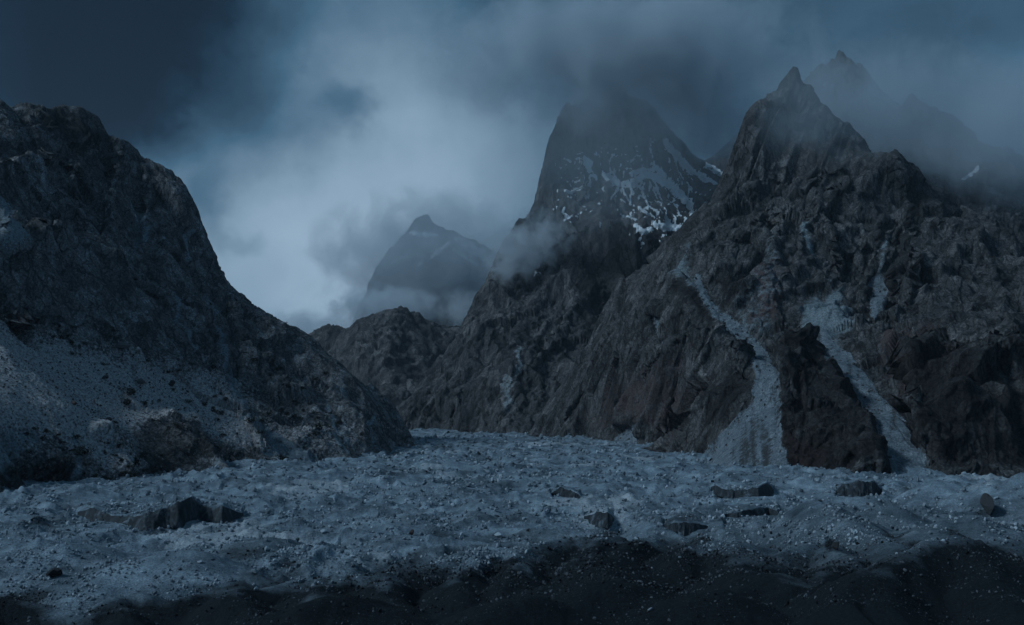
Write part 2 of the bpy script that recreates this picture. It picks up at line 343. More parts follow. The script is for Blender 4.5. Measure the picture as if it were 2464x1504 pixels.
def build_mountain(key, surf, u, y, ncol, nrow, material, warp, flute, crag, masks, label, flute_stretch=0.35, seed=0, dip=0.0, edges=None):
    def macro(x, yv):
        P = np.stack([x, yv], -1)
        wx = fbm(P, 140, 3, 0.5, seed + 3) * warp; wy = fbm(P, 140, 3, 0.5, seed + 9) * warp
        return surf(x + wx, yv + wy)
    X, Y = column_grid(macro, u[0], u[1], ncol, y[0], y[1], nrow)
    Z = macro(X, Y); V = np.stack([X, Y, Z], -1)
    att = masks(V) if masks else {}
    smooth = np.zeros(X.shape)
    for k in ('_scree', 'gravel'):
        if k in att: smooth = np.maximum(smooth, (np.clip(att[k] * 2.2 - 0.25, 0, 1) if k == '_scree' else np.clip(att[k] * 2.2 - 1.0, 0, 1) * 0.75))
    hard = 1 - smooth * 0.94
    ca, sa = math.cos(dip), math.sin(dip)
    def slabs(V, k): return np.stack([V[..., 0] * ca - V[..., 2] * sa, V[..., 1], (V[..., 0] * sa + V[..., 2] * ca) * k], -1)
    n = grid_normals(V)
    if edges:
        px, py = to_px(V); jx, jy = fbm(V, 70, 4, 0.6, seed + 60) * 14, fbm(V, 70, 4, 0.6, seed + 66) * 14
        V = V + n * (ledges(px + jx, py + jy, edges) * 1.4 * (1 - 0.85 * smooth))[..., None]; n = grid_normals(V)
    S = slabs(V, flute_stretch)
    ribs = ridged(slabs(V, flute_stretch * 0.3), flute[0] * 0.4, 3, 0.5, seed + 23) * flute[1] * 0.55
    d = ridged(S, flute[0], 2, 0.45, seed + 20) * flute[1] * 0.7 + ribs + facets(S, flute[0] * 0.75, seed + 21, 0.12) * flute[1] * 0.6 + flute[1] * 0.12
    E = (V[..., 2] - CAM_Z) / V[..., 1]; top = E.max(axis=1, keepdims=True); crest = 1 - 0.55 * sstep(top - 0.025, top - 0.003, E)      # crest lines keep their surveyed height
    V = V + n * (d * hard * crest)[..., None]
    n = grid_normals(V); S = slabs(V, 0.26)
    rough = np.clip(0.75 + fbm(V, 180, 2, 0.5, seed + 25) * 1.1, 0.3, 1.4) * hard          # broken belts between smoother slabs
    d = (facets(S, crag[0], seed + 30, 0.12) - ridged(S, crag[0] * 1.6, 3, 0.5, seed + 31) * 0.6) * crag[1]
    d = d + facets(S, crag[0] * 0.38, seed + 33) * crag[1] * 0.5 + facets(S, crag[0] * 0.15, seed + 35) * crag[1] * 0.24
    V = V + n * (d * rough)[..., None]
    n = grid_normals(V)
    F = grid_faces(ncol, nrow)
    pub = {k: v for k, v in att.items() if not k.startswith('_')}
    me = mesh_from('mountain', V.reshape(-1, 3), F, material, pub)
    o = add('mountain', me, None, kind='structure', label=label)
    TERRAIN[key] = (o, V, n, F, att)
    return o

def surface_point(key, px, py):
    """Where the line of sight along a bearing first meets a built mountain."""
    V = TERRAIN[key][1]
    if '_px' not in TERRAIN[key][4]:
        a, b = to_px(V); TERRAIN[key][4]['_px'], TERRAIN[key][4]['_py'] = a, b
    a, b = TERRAIN[key][4]['_px'], TERRAIN[key][4]['_py']
    u = (px - CX) / FPX; i = int(np.argmin(np.abs(a[:, a.shape[1] // 2] - px)))
    i = min(max(i, 0), V.shape[0] - 1)
    col = b[i]; run = np.minimum.accumulate(col)
    hit = np.nonzero(run <= py)[0]
    if len(hit) == 0: return None
    j = hit[0]
    return V[i, j].copy(), TERRAIN[key][2][i, j].copy()

def jitter(V, amp, scale, seed):
    return fbm(V, scale, 4, 0.6, seed) * amp, fbm(V, scale, 4, 0.6, seed + 5) * amp

# --- near slope and ridge on the left of the valley
L_sky = [(-420, 60, 1700), (-250, 150, 1750), (-100, 215, 1800), (0, 245, 1850), (60, 270, 1900), (100, 260, 1950), (150, 258, 2000), (190, 265, 2030), (225, 285, 2050), (252, 318, 2060), (300, 345, 2080), (320, 365, 2090),
         (335, 398, 2100), (370, 393, 2070), (400, 400, 2060), (415, 420, 2055), (430, 440, 2055), (445, 470, 2060), (465, 520, 2070), (490, 590, 2080), (510, 630, 2085), (540, 670, 2085), (580, 720, 2085), (640, 765, 2070), (700, 790, 2050),
         (735, 800, 2030), (770, 830, 2010), (810, 865, 1990), (850, 900, 1960), (890, 935, 1930), (930, 975, 1900), (960, 1010, 1900), (978, 1045, 1895), (990, 1072, 1890)]
L_foot = [(-400, 1280), (-200, 1235), (0, 1190), (150, 1160), (330, 1140), (500, 1125), (620, 1118), (720, 1110), (830, 1105), (940, 1090), (985, 1080)]
L_mid = [(0, 1000, 1010), (0, 850, 1180), (0, 700, 1330), (0, 590, 1400), (0, 570, 1500), (0, 400, 1600), (0, 388, 1690), (150, 1000, 1150), (150, 850, 1350), (150, 700, 1500), (130, 562, 1580), (130, 552, 1680), (60, 480, 1640), (100, 398, 1750), (110, 385, 1830),
         (180, 425, 1850), (300, 1000, 1330), (300, 850, 1500), (300, 720, 1620), (260, 650, 1660), (300, 620, 1780), (250, 500, 1880), (200, 480, 1870), (300, 420, 1990), (230, 340, 2010), (150, 300, 1980),
         (440, 1000, 1480), (440, 900, 1580), (440, 800, 1690), (420, 700, 1830), (400, 600, 1900), (410, 500, 1990), (360, 500, 1985), (345, 600, 1880), (360, 440, 2040),
         (500, 720, 1940), (490, 790, 1850), (530, 850, 1800), (545, 900, 1745), (560, 940, 1680), (620, 1020, 1560), (690, 1080, 1490),
         (460, 640, 1960), (560, 780, 1930), (620, 850, 1850), (700, 950, 1700), (800, 1030, 1600), (860, 1000, 1750), (760, 900, 1860), (640, 960, 1700), (580, 1010, 1500), (500, 930, 1610), (900, 1050, 1700),
         (-150, 1000, 960), (-150, 850, 1130), (-150, 600, 1400), (-150, 400, 1600)]
surf_L = Surface(survey(L_sky, L_foot, L_mid))
GUL_L = [(500, 700, 14), (505, 745, 22), (485, 800, 9), (520, 830, 10), (545, 880, 8), (560, 940, 9), (600, 1000, 8), (640, 1040, 10), (675, 1075, 22), (700, 1100, 34), (740, 1122, 30)]
def masks_L(V):
    px, py = to_px(V); jx, jy = jitter(V, 38, 60, 40); qx, qy = px + jx, py + jy
    j2x, j2y = jitter(V, 9, 20, 44)
    gravel = np.maximum(area(qx, qy, [(-500, 800), (-100, 790), (120, 800), (300, 860), (470, 905), (580, 960), (640, 1040), (690, 1110), (640, 1115), (620, 1065), (470, 1035), (330, 1022), (230, 1045), (330, 1130), (230, 1150), (130, 1060), (40, 1025), (-60, 1010), (-500, 1020)], 50),
                        0.5 * area(qx, qy, [(-500, 740), (0, 760), (250, 820), (480, 880), (640, 1000), (800, 1000), (900, 1060), (800, 1110), (0, 1110), (-500, 1200)], 60))
    pale = np.maximum(band(px + j2x, py + j2y, [(500, 715, 14), (505, 745, 20), (483, 800, 9)]), band(px + j2x, py + j2y, [(515, 800, 8), (540, 880, 9)]))
    pale = np.maximum(pale, band(px + j2x * 2, py + j2y * 2, [(330, 490, 8), (345, 560, 26), (330, 600, 8)]) * 0.75)  # facets below the ridge painted paler where they catch the light
    pale = np.maximum(pale, band(px + j2x * 2, py + j2y * 2, [(5, 500, 22), (10, 590, 26)]) * 0.8)
    pale = np.maximum(pale, band(px + j2x, py + j2y, [(455, 560, 6), (460, 620, 7)]))
    for rl in ([(170, 1050, 5), (185, 1100, 8), (180, 1150, 10)], [(240, 1085, 3), (275, 1120, 5), (310, 1150, 6)], [(600, 1000, 3), (630, 1060, 5), (660, 1112, 6)], [(730, 985, 2), (780, 1040, 4), (830, 1098, 5)], [(775, 960, 2), (815, 1020, 4), (852, 1080, 4)], [(880, 1010, 2), (905, 1060, 3), (925, 1088, 3)], [(590, 985, 3), (560, 960, 3), (540, 930, 3)], [(420, 700, 3), (430, 780, 5), (470, 850, 3)]):
        pale = np.maximum(pale, band(px + j2x * 1.3, py + j2y * 0.6, rl) * 0.85)
    pale = np.maximum(pale, area(qx, qy, [(-60, 1010), (60, 1020), (110, 1060), (60, 1130), (-60, 1150)], 40) * 0.8)
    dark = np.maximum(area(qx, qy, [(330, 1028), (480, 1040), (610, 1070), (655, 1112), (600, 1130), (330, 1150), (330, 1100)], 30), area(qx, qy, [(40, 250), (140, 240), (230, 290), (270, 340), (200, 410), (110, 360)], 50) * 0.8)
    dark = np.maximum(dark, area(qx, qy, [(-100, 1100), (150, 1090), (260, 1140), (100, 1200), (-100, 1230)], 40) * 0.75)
    return {'gravel': gravel, 'pale': np.clip(pale, 0, 1), 'dark': dark}
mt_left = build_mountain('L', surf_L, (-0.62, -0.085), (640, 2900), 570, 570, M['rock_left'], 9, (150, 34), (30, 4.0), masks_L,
    'dark bare mountain with gravel slopes on the left of the glacier', seed=1, dip=-0.45, edges=[
    ([(-120, 600), (0, 590), (60, 575), (130, 560), (200, 590), (260, 650), (350, 720), (440, 800)], 18, 40), ([(-80, 410), (0, 400), (60, 390), (130, 385), (180, 420), (185, 520), (200, 570)], 18, 40),
    ([(330, 620), (345, 480), (335, 400)], 12, 40), ([(500, 720), (470, 790), (500, 840), (520, 900), (600, 1010), (660, 1105)], 11, 40), ([(95, 400), (80, 330), (60, 270)], 10, 40),
    ([(250, 640), (250, 500), (275, 400), (262, 325)], 14, 40), ([(560, 960), (590, 870), (560, 790), (540, 700)], 10, 40), ([(-50, 760), (60, 750), (160, 770), (300, 850)], 7, 40)])
o, V, n, F, att = TERRAIN['L']
px, py = to_px(V); jx, jy = jitter(V, 8, 18, 50)
patch('scree_gully', V, n, np.clip(band(px + jx, py + jy, GUL_L[4:]), 0, 1), F, M['scree'], mt_left, 2.0)

# --- right mountain with scree chutes
R_sky = [(1290, 1015, 2700), (1320, 960, 2740), (1380, 870, 2720), (1440, 770, 2700), (1500, 680, 2680), (1560, 628, 2650), (1600, 600, 2600), (1650, 560, 2620), (1700, 500, 2650), (1740, 470, 2660), (1784, 440, 2680), (1792, 380, 2700), (1797, 330, 2710), (1815, 282, 2720),
         (1830, 250, 2730), (1862, 232, 2740), (1892, 222, 2750), (1903, 196, 2753), (1908, 176, 2756), (1918, 172, 2757), (1923, 194, 2756), (1950, 213, 2750), (1962, 250, 2740), (2000, 275, 2720), (2030, 288, 2700), (2042, 320, 2690), (2070, 350, 2670), (2090, 368, 2650), (2110, 365, 2600), (2150, 360, 2560),
         (2190, 400, 2540), (2220, 440, 2530), (2280, 490, 2520), (2340, 530, 2500), (2400, 580, 2480), (2464, 620, 2450), (2600, 700, 2400), (2800, 780, 2350)]
R_foot = [(1290, 1049), (1400, 1053), (1500, 1062), (1600, 1072), (1700, 1092), (1790, 1126), (1880, 1138), (1990, 1140), (2150, 1142), (2300, 1140), (2464, 1132), (2700, 1130), (2900, 1130)]
R_mid = [(1640, 850, 2080), (1700, 806, 2080), (1780, 850, 1900), (1700, 950, 1730), (1600, 1000, 2010), (1750, 1000, 1640), (1650, 1060, 1870), (1560, 960, 2140), (1500, 1000, 2320), (1440, 960, 2460), (1380, 1000, 2540), (1500, 850, 2400), (1560, 760, 2420), (1600, 800, 2260), (1810, 930, 1740), (1790, 1010, 1540),
         (1680, 680, 2230), (1740, 760, 2130), (1800, 830, 2030), (1838, 880, 1920), (1845, 930, 1780), (1832, 1000, 1580), (1800, 1060, 1420), (1860, 1100, 1290), (1760, 1080, 1470),
         (1920, 812, 1730), (1880, 900, 1600), (1872, 1000, 1400), (1885, 1110, 1245), (1990, 866, 1740), (2058, 952, 1580), (2104, 1022, 1440), (2140, 1120, 1215), (1950, 950, 1420), (2010, 1000, 1310), (1980, 1080, 1250), (1930, 1050, 1280), (2060, 1080, 1245),
         (1990, 800, 1930), (2000, 840, 1850), (2050, 900, 1740), (2125, 1000, 1540), (2160, 1050, 1420), (2180, 1115, 1230),
         (2290, 850, 1520), (2205, 1000, 1330), (2222, 1110, 1225), (2300, 950, 1290), (2400, 900, 1400), (2464, 880, 1420), (2400, 1030, 1290), (2330, 1090, 1240), (2240, 920, 1480), (2560, 900, 1400), (2560, 1020, 1300),
         (1960, 770, 2000), (1700, 640, 2330), (1650, 640, 2400), (1860, 600, 2300), (1830, 680, 2200), (1900, 690, 2150), (1850, 445, 2650), (1800, 450, 2640), (1850, 330, 2690), (1920, 330, 2690), (1990, 380, 2650), (1900, 430, 2640), (2000, 450, 2570), (1990, 560, 2330), (2060, 600, 2250), (2100, 650, 2220), (2110, 720, 2150), (2060, 760, 2020),
         (2180, 500, 2480), (2170, 600, 2330), (2150, 440, 2500), (2160, 700, 2130), (2200, 650, 2080), (2260, 565, 2180), (2350, 550, 2200), (2464, 655, 2040), (2300, 700, 1870), (2400, 800, 1620), (2200, 780, 1880), (2130, 850, 1780), (2600, 720, 1900)]
surf_R = Surface(survey(R_sky, R_foot, R_mid))
def OUT1(x, y, soft):
    return np.maximum(area(x, y, [(1670, 655), (1682, 662), (1708, 718), (1745, 755), (1800, 800), (1848, 850), (1874, 905), (1826, 905), (1808, 862), (1765, 815), (1730, 780), (1696, 740), (1674, 690)], soft),
                      area(x, y, [(1826, 885), (1872, 885), (1876, 980), (1884, 1060), (1896, 1150), (1680, 1150), (1692, 1092), (1755, 1030), (1810, 960)], soft))
def OUT2(x, y, soft):
    return area(x, y, [(1950, 780), (1990, 790), (2018, 835), (2066, 880), (2120, 950), (2188, 1025), (2222, 1095), (2248, 1165), (2150, 1165), (2118, 1085), (2098, 1012), (2052, 945), (1990, 868)], soft)
def masks_R(V):
    px, py = to_px(V); jx, jy = jitter(V, 34, 70, 60); qx, qy = px + jx, py + jy
    j2x, j2y = jitter(V, 8, 22, 66); rx, ry = px + j2x, py + j2y
    sl, sl2 = OUT1(rx, ry, 22), OUT2(rx, ry, 22)
    sl3 = band(rx, ry, [(2110, 695, 26), (2112, 735, 12), (2104, 760, 5)])
    sl4 = band(rx, ry, [(1590, 780, 12), (1600, 830, 5)]); sl5 = band(rx, ry, [(1535, 1035, 8), (1510, 1070, 30)])
    scr = np.maximum.reduce([OUT1(rx, ry, 34), OUT2(rx, ry, 34), np.clip(sl3, 0, 1), np.clip(sl4, 0, 1), np.clip(sl5, 0, 1)])
    pale = np.maximum(area(qx, qy, [(1930, 720), (2020, 700), (2050, 780), (1985, 830), (1930, 790)], 30), area(qx, qy, [(1840, 570), (1880, 570), (1900, 700), (1830, 790), (1790, 760)], 40) * 0.5)
    pale = np.maximum(pale, band(rx, ry, [(2125, 580, 6), (2120, 640, 10), (2110, 690, 12)]) * 0.62)
    pale = np.maximum(pale, area(qx, qy, [(1700, 705), (1760, 725), (1800, 690), (1850, 600), (1885, 640), (1885, 770), (1880, 880), (1830, 890), (1780, 830)], 40) * 0.42)
    pale = np.maximum(pale, band(rx, ry, [(1660, 600, 12), (1640, 660, 20), (1680, 690, 8)]) * 0.7)
    pale = np.maximum(pale, band(rx, ry, [(1930, 540, 7), (1945, 590, 12), (1960, 620, 6)]) * 0.75)
    dark = np.maximum.reduce([area(qx, qy, [(1885, 830), (1925, 805), (2000, 860), (2100, 970), (2120, 1060), (2150, 1150), (1880, 1150), (1868, 980)], 30),
        area(qx, qy, [(2230, 870), (2300, 840), (2464, 900), (2800, 900), (2800, 1160), (2220, 1150), (2200, 1000)], 50) * 0.8,
        area(qx, qy, [(1740, 880), (1820, 870), (1830, 930), (1760, 1030), (1690, 1080), (1680, 980)], 50) * 0.8,  # right flank of the rounded buttress: its shade painted into the rock colour
        area(qx, qy, [(1690, 650), (1760, 660), (1790, 720), (1740, 760)], 30) * 0.8,
        area(qx, qy, [(1620, 680), (1680, 690), (1740, 800), (1700, 790)], 20) * 0.8, area(qx, qy, [(2160, 420), (2220, 440), (2230, 600), (2180, 720), (2150, 700)], 40) * 0.6])  # first patch paints the shade of the gully under the ridge
    red = np.maximum.reduce([area(qx, qy, [(1850, 640), (1890, 640), (1870, 770), (1800, 780)], 30), area(qx, qy, [(2120, 830), (2260, 800), (2230, 960), (2170, 960)], 50) * 0.8, area(qx, qy, [(1880, 1040), (2000, 1060), (2000, 1150), (1880, 1150)], 40) * 0.7, area(qx, qy, [(1480, 900), (1700, 820), (1650, 1080), (1300, 1060)], 80) * 0.55])
    return {'pale': pale, 'dark': dark * (np.maximum(sl, sl2) < 0.45), 'red': red, '_scree': np.clip(scr, 0, 1), '_s1': np.clip(sl, 0, 1), '_s2': np.clip(sl2, 0, 1), '_s3': np.clip(sl3, 0, 1), '_s4': np.clip(np.maximum(sl4, 0), 0, 1), '_s5': np.clip(sl5, 0, 1)}
mt_right = build_mountain('R', surf_R, (0.005, 0.64), (950, 3500), 710, 570, M['rock_right'], 10, (180, 42), (34, 4.2), masks_R,
    'massive brown mountain with grey scree chutes on the right of the glacier', seed=2, dip=0.35, edges=[
    ([(1485, 1062), (1520, 985), (1602, 873), (1663, 832), (1720, 808), (1766, 832), (1822, 862)], 26, 45), ([(1822, 862), (1828, 920), (1785, 1000), (1695, 1095)], 10, 40), ([(1600, 650), (1645, 672), (1690, 700), (1738, 785), (1790, 845)], 13, 40),
    ([(1880, 1140), (1868, 950), (1885, 850), (1925, 806), (1960, 830)], 20, 50), ([(1925, 800), (1990, 866), (2058, 950), (2104, 1015), (2150, 1145)], 9, 50), ([(2225, 1140), (2200, 1000), (2235, 900), (2290, 845), (2370, 870), (2500, 850)], 24, 50),
    ([(2130, 860), (2190, 700), (2220, 610), (2270, 555), (2350, 540), (2500, 630)], 22, 55), ([(2150, 740), (2180, 620), (2170, 500), (2150, 400)], 20, 45), ([(1690, 700), (1760, 600), (1830, 520), (1862, 600), (1890, 700)], 14, 35),
    ([(1835, 800), (1848, 660), (1862, 575), (1888, 660), (1900, 720)], 10, 25), ([(1900, 720), (1930, 560), (1960, 480), (2010, 580), (2050, 680)], 14, 35), ([(1380, 1055), (1420, 970), (1480, 900), (1560, 790), (1600, 720)], 18, 45),
    ([(1780, 460), (1850, 430), (1950, 445), (2060, 400)], 14, 40), ([(2060, 760), (2090, 640), (2110, 520)], 12, 35)])
o, V, n, F, att = TERRAIN['R']
px, py = to_px(V)
streak = np.clip(0.34 + fbm(np.stack([px, py * 0.2, np.zeros_like(px)], -1), 20, 4, 0.6, 70) * 0.9 + 0.38 * sstep(960, 1060, py) * sstep(1760, 1800, px) * sstep(1880, 1840, px), 0, 1)
for k, nm, lab in (('_s1', 'scree_fan', 'widest scree chute, fanning out at its foot'), ('_s2', 'scree_chute', 'straight pale scree chute beside the dark buttress'), ('_s3', 'scree_bowl', None), ('_s4', 'scree_patch', None), ('_s5', 'scree_fan', None)):
    p = patch(nm, V, n, att[k], F, M['scree'], mt_right, 3.0, {'dark': streak * 0.8})
    if p and lab: p['label'] = lab

# --- snow-streaked tower in the middle
C_sky = [(930, 1015, 3250), (955, 990, 3300), (1000, 950, 3350), (1040, 900, 3400), (1080, 840, 3450), (1110, 790, 3500), (1150, 710, 3600), (1185, 640, 3700), (1215, 570, 3800), (1245, 520, 3900), (1300, 482, 3985), (1318, 468, 4010), (1326, 440, 4030), (1328, 380, 4060), (1331, 330, 4080),
         (1352, 280, 4120), (1370, 248, 4150), (1430, 222, 4200), (1500, 212, 4250), (1560, 245, 4300), (1600, 295, 4350), (1640, 345, 4400), (1690, 390, 4480), (1730, 360, 4700), (1765, 335, 4750), (1800, 320, 4800), (1900, 290, 4850), (2000, 300, 4900)]
C_foot = [(940, 1022), (1000, 1034), (1100, 1036), (1180, 1042), (1280, 1045), (1400, 1048), (1600, 1050)]
C_mid = [(1060, 960, 3230), (1150, 850, 3330), (1250, 750, 3480), (1200, 900, 3080), (1300, 900, 3030), (1350, 800, 3270), (1400, 700, 3470), (1450, 620, 3620), (1375, 592, 3700), (1330, 650, 3700), (1290, 560, 3860), (1450, 750, 3400), (1520, 680, 3520), (1540, 600, 3650), (1480, 560, 3720),
         (1500, 540, 3880), (1600, 560, 3860), (1650, 520, 3960), (1560, 460, 4080), (1450, 400, 4110), (1640, 450, 4180), (1400, 480, 3970), (1350, 420, 4060), (1690, 470, 4250), (1740, 440, 4450), (1480, 320, 4180), (1420, 330, 4140), (1560, 340, 4260), (1600, 700, 3700), (1700, 600, 3900)]
surf_C = Surface(survey(C_sky, C_foot, C_mid, back=(500, -420)))
SNOW_C = [[(1400, 378, 9), (1415, 395, 14), (1420, 412, 4)], [(1355, 382, 3), (1375, 392, 4)], [(1455, 420, 9), (1490, 445, 11), (1530, 440, 13), (1560, 420, 14), (1600, 435, 13), (1640, 475, 12), (1665, 505, 9), (1668, 530, 8), (1640, 550, 12), (1600, 548, 12), (1570, 535, 6)],
          [(1520, 420, 8), (1545, 410, 9), (1580, 405, 8), (1600, 425, 8)], [(1490, 450, 5), (1470, 480, 2)], [(1500, 450, 4), (1515, 490, 2)], [(1540, 450, 5), (1560, 495, 3), (1556, 510, 1)], [(1575, 440, 4), (1590, 480, 2), (1596, 520, 1)], [(1530, 545, 7), (1545, 560, 9), (1570, 550, 4)],
          [(1390, 458, 4), (1370, 465, 6), (1355, 455, 2)], [(1360, 500, 5), (1355, 512, 6), (1365, 520, 2)], [(1395, 510, 2), (1360, 530, 3)], [(1300, 640, 3), (1285, 662, 3.5), (1278, 668, 2)], [(1490, 515, 2), (1530, 530, 4)], [(1540, 500, 3), (1560, 515, 5), (1580, 525, 3)],
          [(1600, 340, 10), (1625, 370, 14), (1650, 400, 12), (1690, 425, 10), (1720, 440, 5)], [(1700, 400, 8), (1740, 420, 6), (1765, 445, 4)], [(1560, 330, 4), (1570, 380, 3)], [(1540, 575, 4), (1550, 590, 2)], [(1520, 380, 3), (1540, 375, 4)], [(1460, 370, 2), (1480, 375, 3)]]
def masks_C(V):
    px, py = to_px(V); jx, jy = jitter(V, 40, 120, 80); qx, qy = px + jx, py + jy
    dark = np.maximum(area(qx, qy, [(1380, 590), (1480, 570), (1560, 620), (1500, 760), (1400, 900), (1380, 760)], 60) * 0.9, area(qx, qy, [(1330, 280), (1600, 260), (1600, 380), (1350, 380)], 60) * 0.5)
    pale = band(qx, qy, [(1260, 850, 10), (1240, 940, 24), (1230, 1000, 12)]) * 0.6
    return {'dark': dark, 'pale': np.clip(pale, 0, 1)}
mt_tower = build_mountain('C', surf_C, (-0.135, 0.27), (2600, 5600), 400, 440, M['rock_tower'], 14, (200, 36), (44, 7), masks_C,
    'huge rock tower with snow streaks standing at the head of the valley', flute_stretch=0.2, seed=3, edges=[
    ([(1280, 700), (1330, 632), (1380, 592), (1450, 566), (1540, 600), (1580, 650)], 55, 55), ([(1180, 1045), (1230, 950), (1290, 880), (1350, 800), (1400, 700)], 26, 40), ([(1085, 1040), (1130, 960), (1200, 880), (1270, 760)], 22, 40), ([(1005, 1035), (1060, 960), (1150, 850)], 18, 35),
    ([(1540, 420), (1500, 330), (1490, 260)], 20, 40), ([(1400, 480), (1390, 380), (1400, 280)], 20, 40)])
def snow_on(key, root, streaks, amp):
    o, V, n, F, att = TERRAIN[key]; px, py = to_px(V); jx, jy = jitter(V, amp, 60, 90); kx, ky = jitter(V, amp * 0.5, 22, 96)
    jx, jy = jx + kx, jy + ky
    holes = np.clip(ridged(V * np.array([1, 1, 0.5]), 45, 4, 0.6, 98) + 0.12, 0, 1) * 0.9
    for s in streaks:
        near = (px > min(p[0] for p in s) - 60) & (px < max(p[0] for p in s) + 60) & (py > min(p[1] for p in s) - 60) & (py < max(p[1] for p in s) + 60)
        m = np.where(near, np.clip(band(px + jx, py + jy, s) - holes, 0, 1), 0)
        patch('snow_patch', V, n, m, F, M['snow'], root, 6.0)
snow_on('C', mt_tower, [[(x, y, w * 0.8) for x, y, w in k] for k in SNOW_C], 9)
o, V, n, F, att = TERRAIN['C']; px, py = to_px(V)
thin = area(px, py, [(1350, 370), (1450, 360), (1600, 350), (1720, 420), (1700, 540), (1620, 600), (1530, 590), (1480, 500), (1400, 540), (1340, 520)], 60)
patch('snow_streaks', V, n, np.clip(0.245 + 0.22 * thin + ridged(V * np.array([1, 1, 0.28]), 38, 3, 0.6, 99) * 0.62, 0, 1) * (thin > 0.1), F, M['snow'], mt_tower, 5.0, kind='stuff')

# --- far mountains behind the gap
F1_sky = [(640, 830, 5100), (700, 815, 5050), (745, 803, 5000), (770, 795, 4990), (790, 782, 4950), (815, 780, 4940), (840, 795, 4900), (870, 768, 4800), (910, 750, 4750), (950, 740, 4750), (1000, 752, 4800), (1040, 775, 4850), (1100, 790, 4950), (1250, 790, 5000)]
F1_mid = [(760, 880, 4700), (830, 880, 4450), (830, 950, 4250), (900, 850, 4400), (960, 880, 4350), (960, 960, 4050), (900, 960, 4100), (1000, 850, 4500), (1060, 850, 4600), (1060, 930, 4300)]
surf_F1 = Surface(survey(F1_sky, [(640, 1018), (800, 1018), (960, 1022), (1200, 1022)], F1_mid, back=(400, -300)))
mt_f1 = build_mountain('F1', surf_F1, (-0.27, 0.02), (3300, 5700), 170, 200, M['rock_tower'], 16, (160, 34), (46, 10), None,
    'dark rounded cliff in the gap between the slope and the tower', flute_stretch=0.2, seed=4)
F2_sky = [(780, 900, 6400), (860, 760, 6500), (890, 700, 6500), (905, 655, 6550), (940, 600, 6600), (972, 578, 6650), (985, 545, 6700), (1000, 523, 6720), (1030, 518, 6740), (1045, 545, 6760), (1100, 560, 6800), (1150, 585, 6900), (1190, 615, 7000), (1300, 660, 7000)]
F2_mid = [(1085, 582, 6520), (1060, 640, 6350), (1000, 660, 6300), (960, 680, 6320), (1100, 680, 6300), (1150, 650, 6500), (1000, 760, 6100), (1120, 760, 6150), (900, 780, 6300), (1030, 610, 6560), (980, 625, 6500)]
surf_F2 = Surface(survey(F2_sky, [(780, 1005), (1000, 1005), (1300, 1005)], F2_mid, back=(600, -500)))
mt_f2 = build_mountain('F2', surf_F2, (-0.20, 0.03), (5200, 8000), 150, 200, M['rock_tower'], 20, (220, 40), (60, 12), None,
    'faint far peak with snow ledges half lost in cloud', flute_stretch=0.2, seed=5)
snow_on('F2', mt_f2, [[(1085, 582, 3), (1050, 610, 6), (1010, 635, 4)], [(1100, 575, 9), (1140, 600, 12), (1180, 630, 10)], [(990, 560, 5), (1010, 565, 6), (1050, 565, 4)], [(940, 635, 2), (980, 615, 3)], [(1090, 600, 3), (1150, 640, 4)]], 7)
# --- misty peaks behind the right mountain
B_sky = [(1850, 330, 3650), (1900, 250, 3650), (1950, 180, 3640), (1982, 150, 3600), (1992, 162, 3600), (2003, 140, 3600), (2012, 154, 3600), (2025, 126, 3600), (2034, 150, 3605), (2045, 142, 3610), (2056, 170, 3610), (2066, 150, 3610), (2085, 180, 3620), (2130, 250, 3640), (2170, 255, 3650), (2195, 222, 3650), (2215, 250, 3650), (2280, 275, 3600), (2330, 320, 3550), (2390, 375, 3500), (2430, 352, 3480), (2470, 390, 3470), (2600, 450, 3450), (2800, 500, 3400)]
B_mid = [(2100, 400, 3250), (2250, 480, 3150), (2330, 420, 3330), (2400, 560, 3000), (2464, 560, 3000), (2350, 640, 2900), (2600, 600, 3000), (2200, 350, 3450), (2000, 300, 3400)]
surf_B = Surface(survey(B_sky, [(1850, 900, 2800), (2100, 900, 2700), (2400, 900, 2650), (2800, 900, 2600)], B_mid, back=(500, -400)))
mt_b = build_mountain('B', surf_B, (0.24, 0.64), (2500, 4600), 260, 260, M['rock_tower'], 12, (120, 34), (44, 12), None,
    'jagged misty ridge behind the massive brown mountain', flute_stretch=0.3, seed=6)
snow_on('B', mt_b, [[(2355, 402, 3), (2330, 425, 5), (2312, 434, 2)]], 5)

# ------------------------------------------------------------------ glacier covered in rubble
MOUNDS = [  # apex bearing, distance, slope, roundness
    (1502, 1186, 830, 0.62, 3), (1577, 1258, 520, 0.55, 3), (1977, 1206, 620, 0.5, 5), (2147, 1212, 640, 0.45, 6), (2060, 1158, 900, 0.5, 6), (2257, 1157, 860, 0.5, 6), (2392, 1152, 820, 0.5, 6), (2480, 1138, 800, 0.5, 6),
    (1772, 1308, 450, 0.42, 6), (1867, 1385, 350, 0.45, 6), (2097, 1368, 300, 0.66, 2), (1440, 1395, 330, 0.4, 9), (620, 1290, 560, 0.35, 8), (760, 1195, 830, 0.35, 6), (1180, 1200, 800, 0.3, 8), (1330, 1180, 880, 0.3, 6), (980, 1240, 650, 0.3, 8),
    (400, 1330, 470, 0.3, 10), (130, 1310, 500, 0.28, 10), (1790, 1240, 640, 0.42, 6), (1250, 1440, 300, 0.4, 8), (820, 1440, 300, 0.38, 8), (2330, 1240, 560, 0.4, 6), (2250, 1270, 500, 0.42, 5), (1690, 1420, 310, 0.42, 6)]
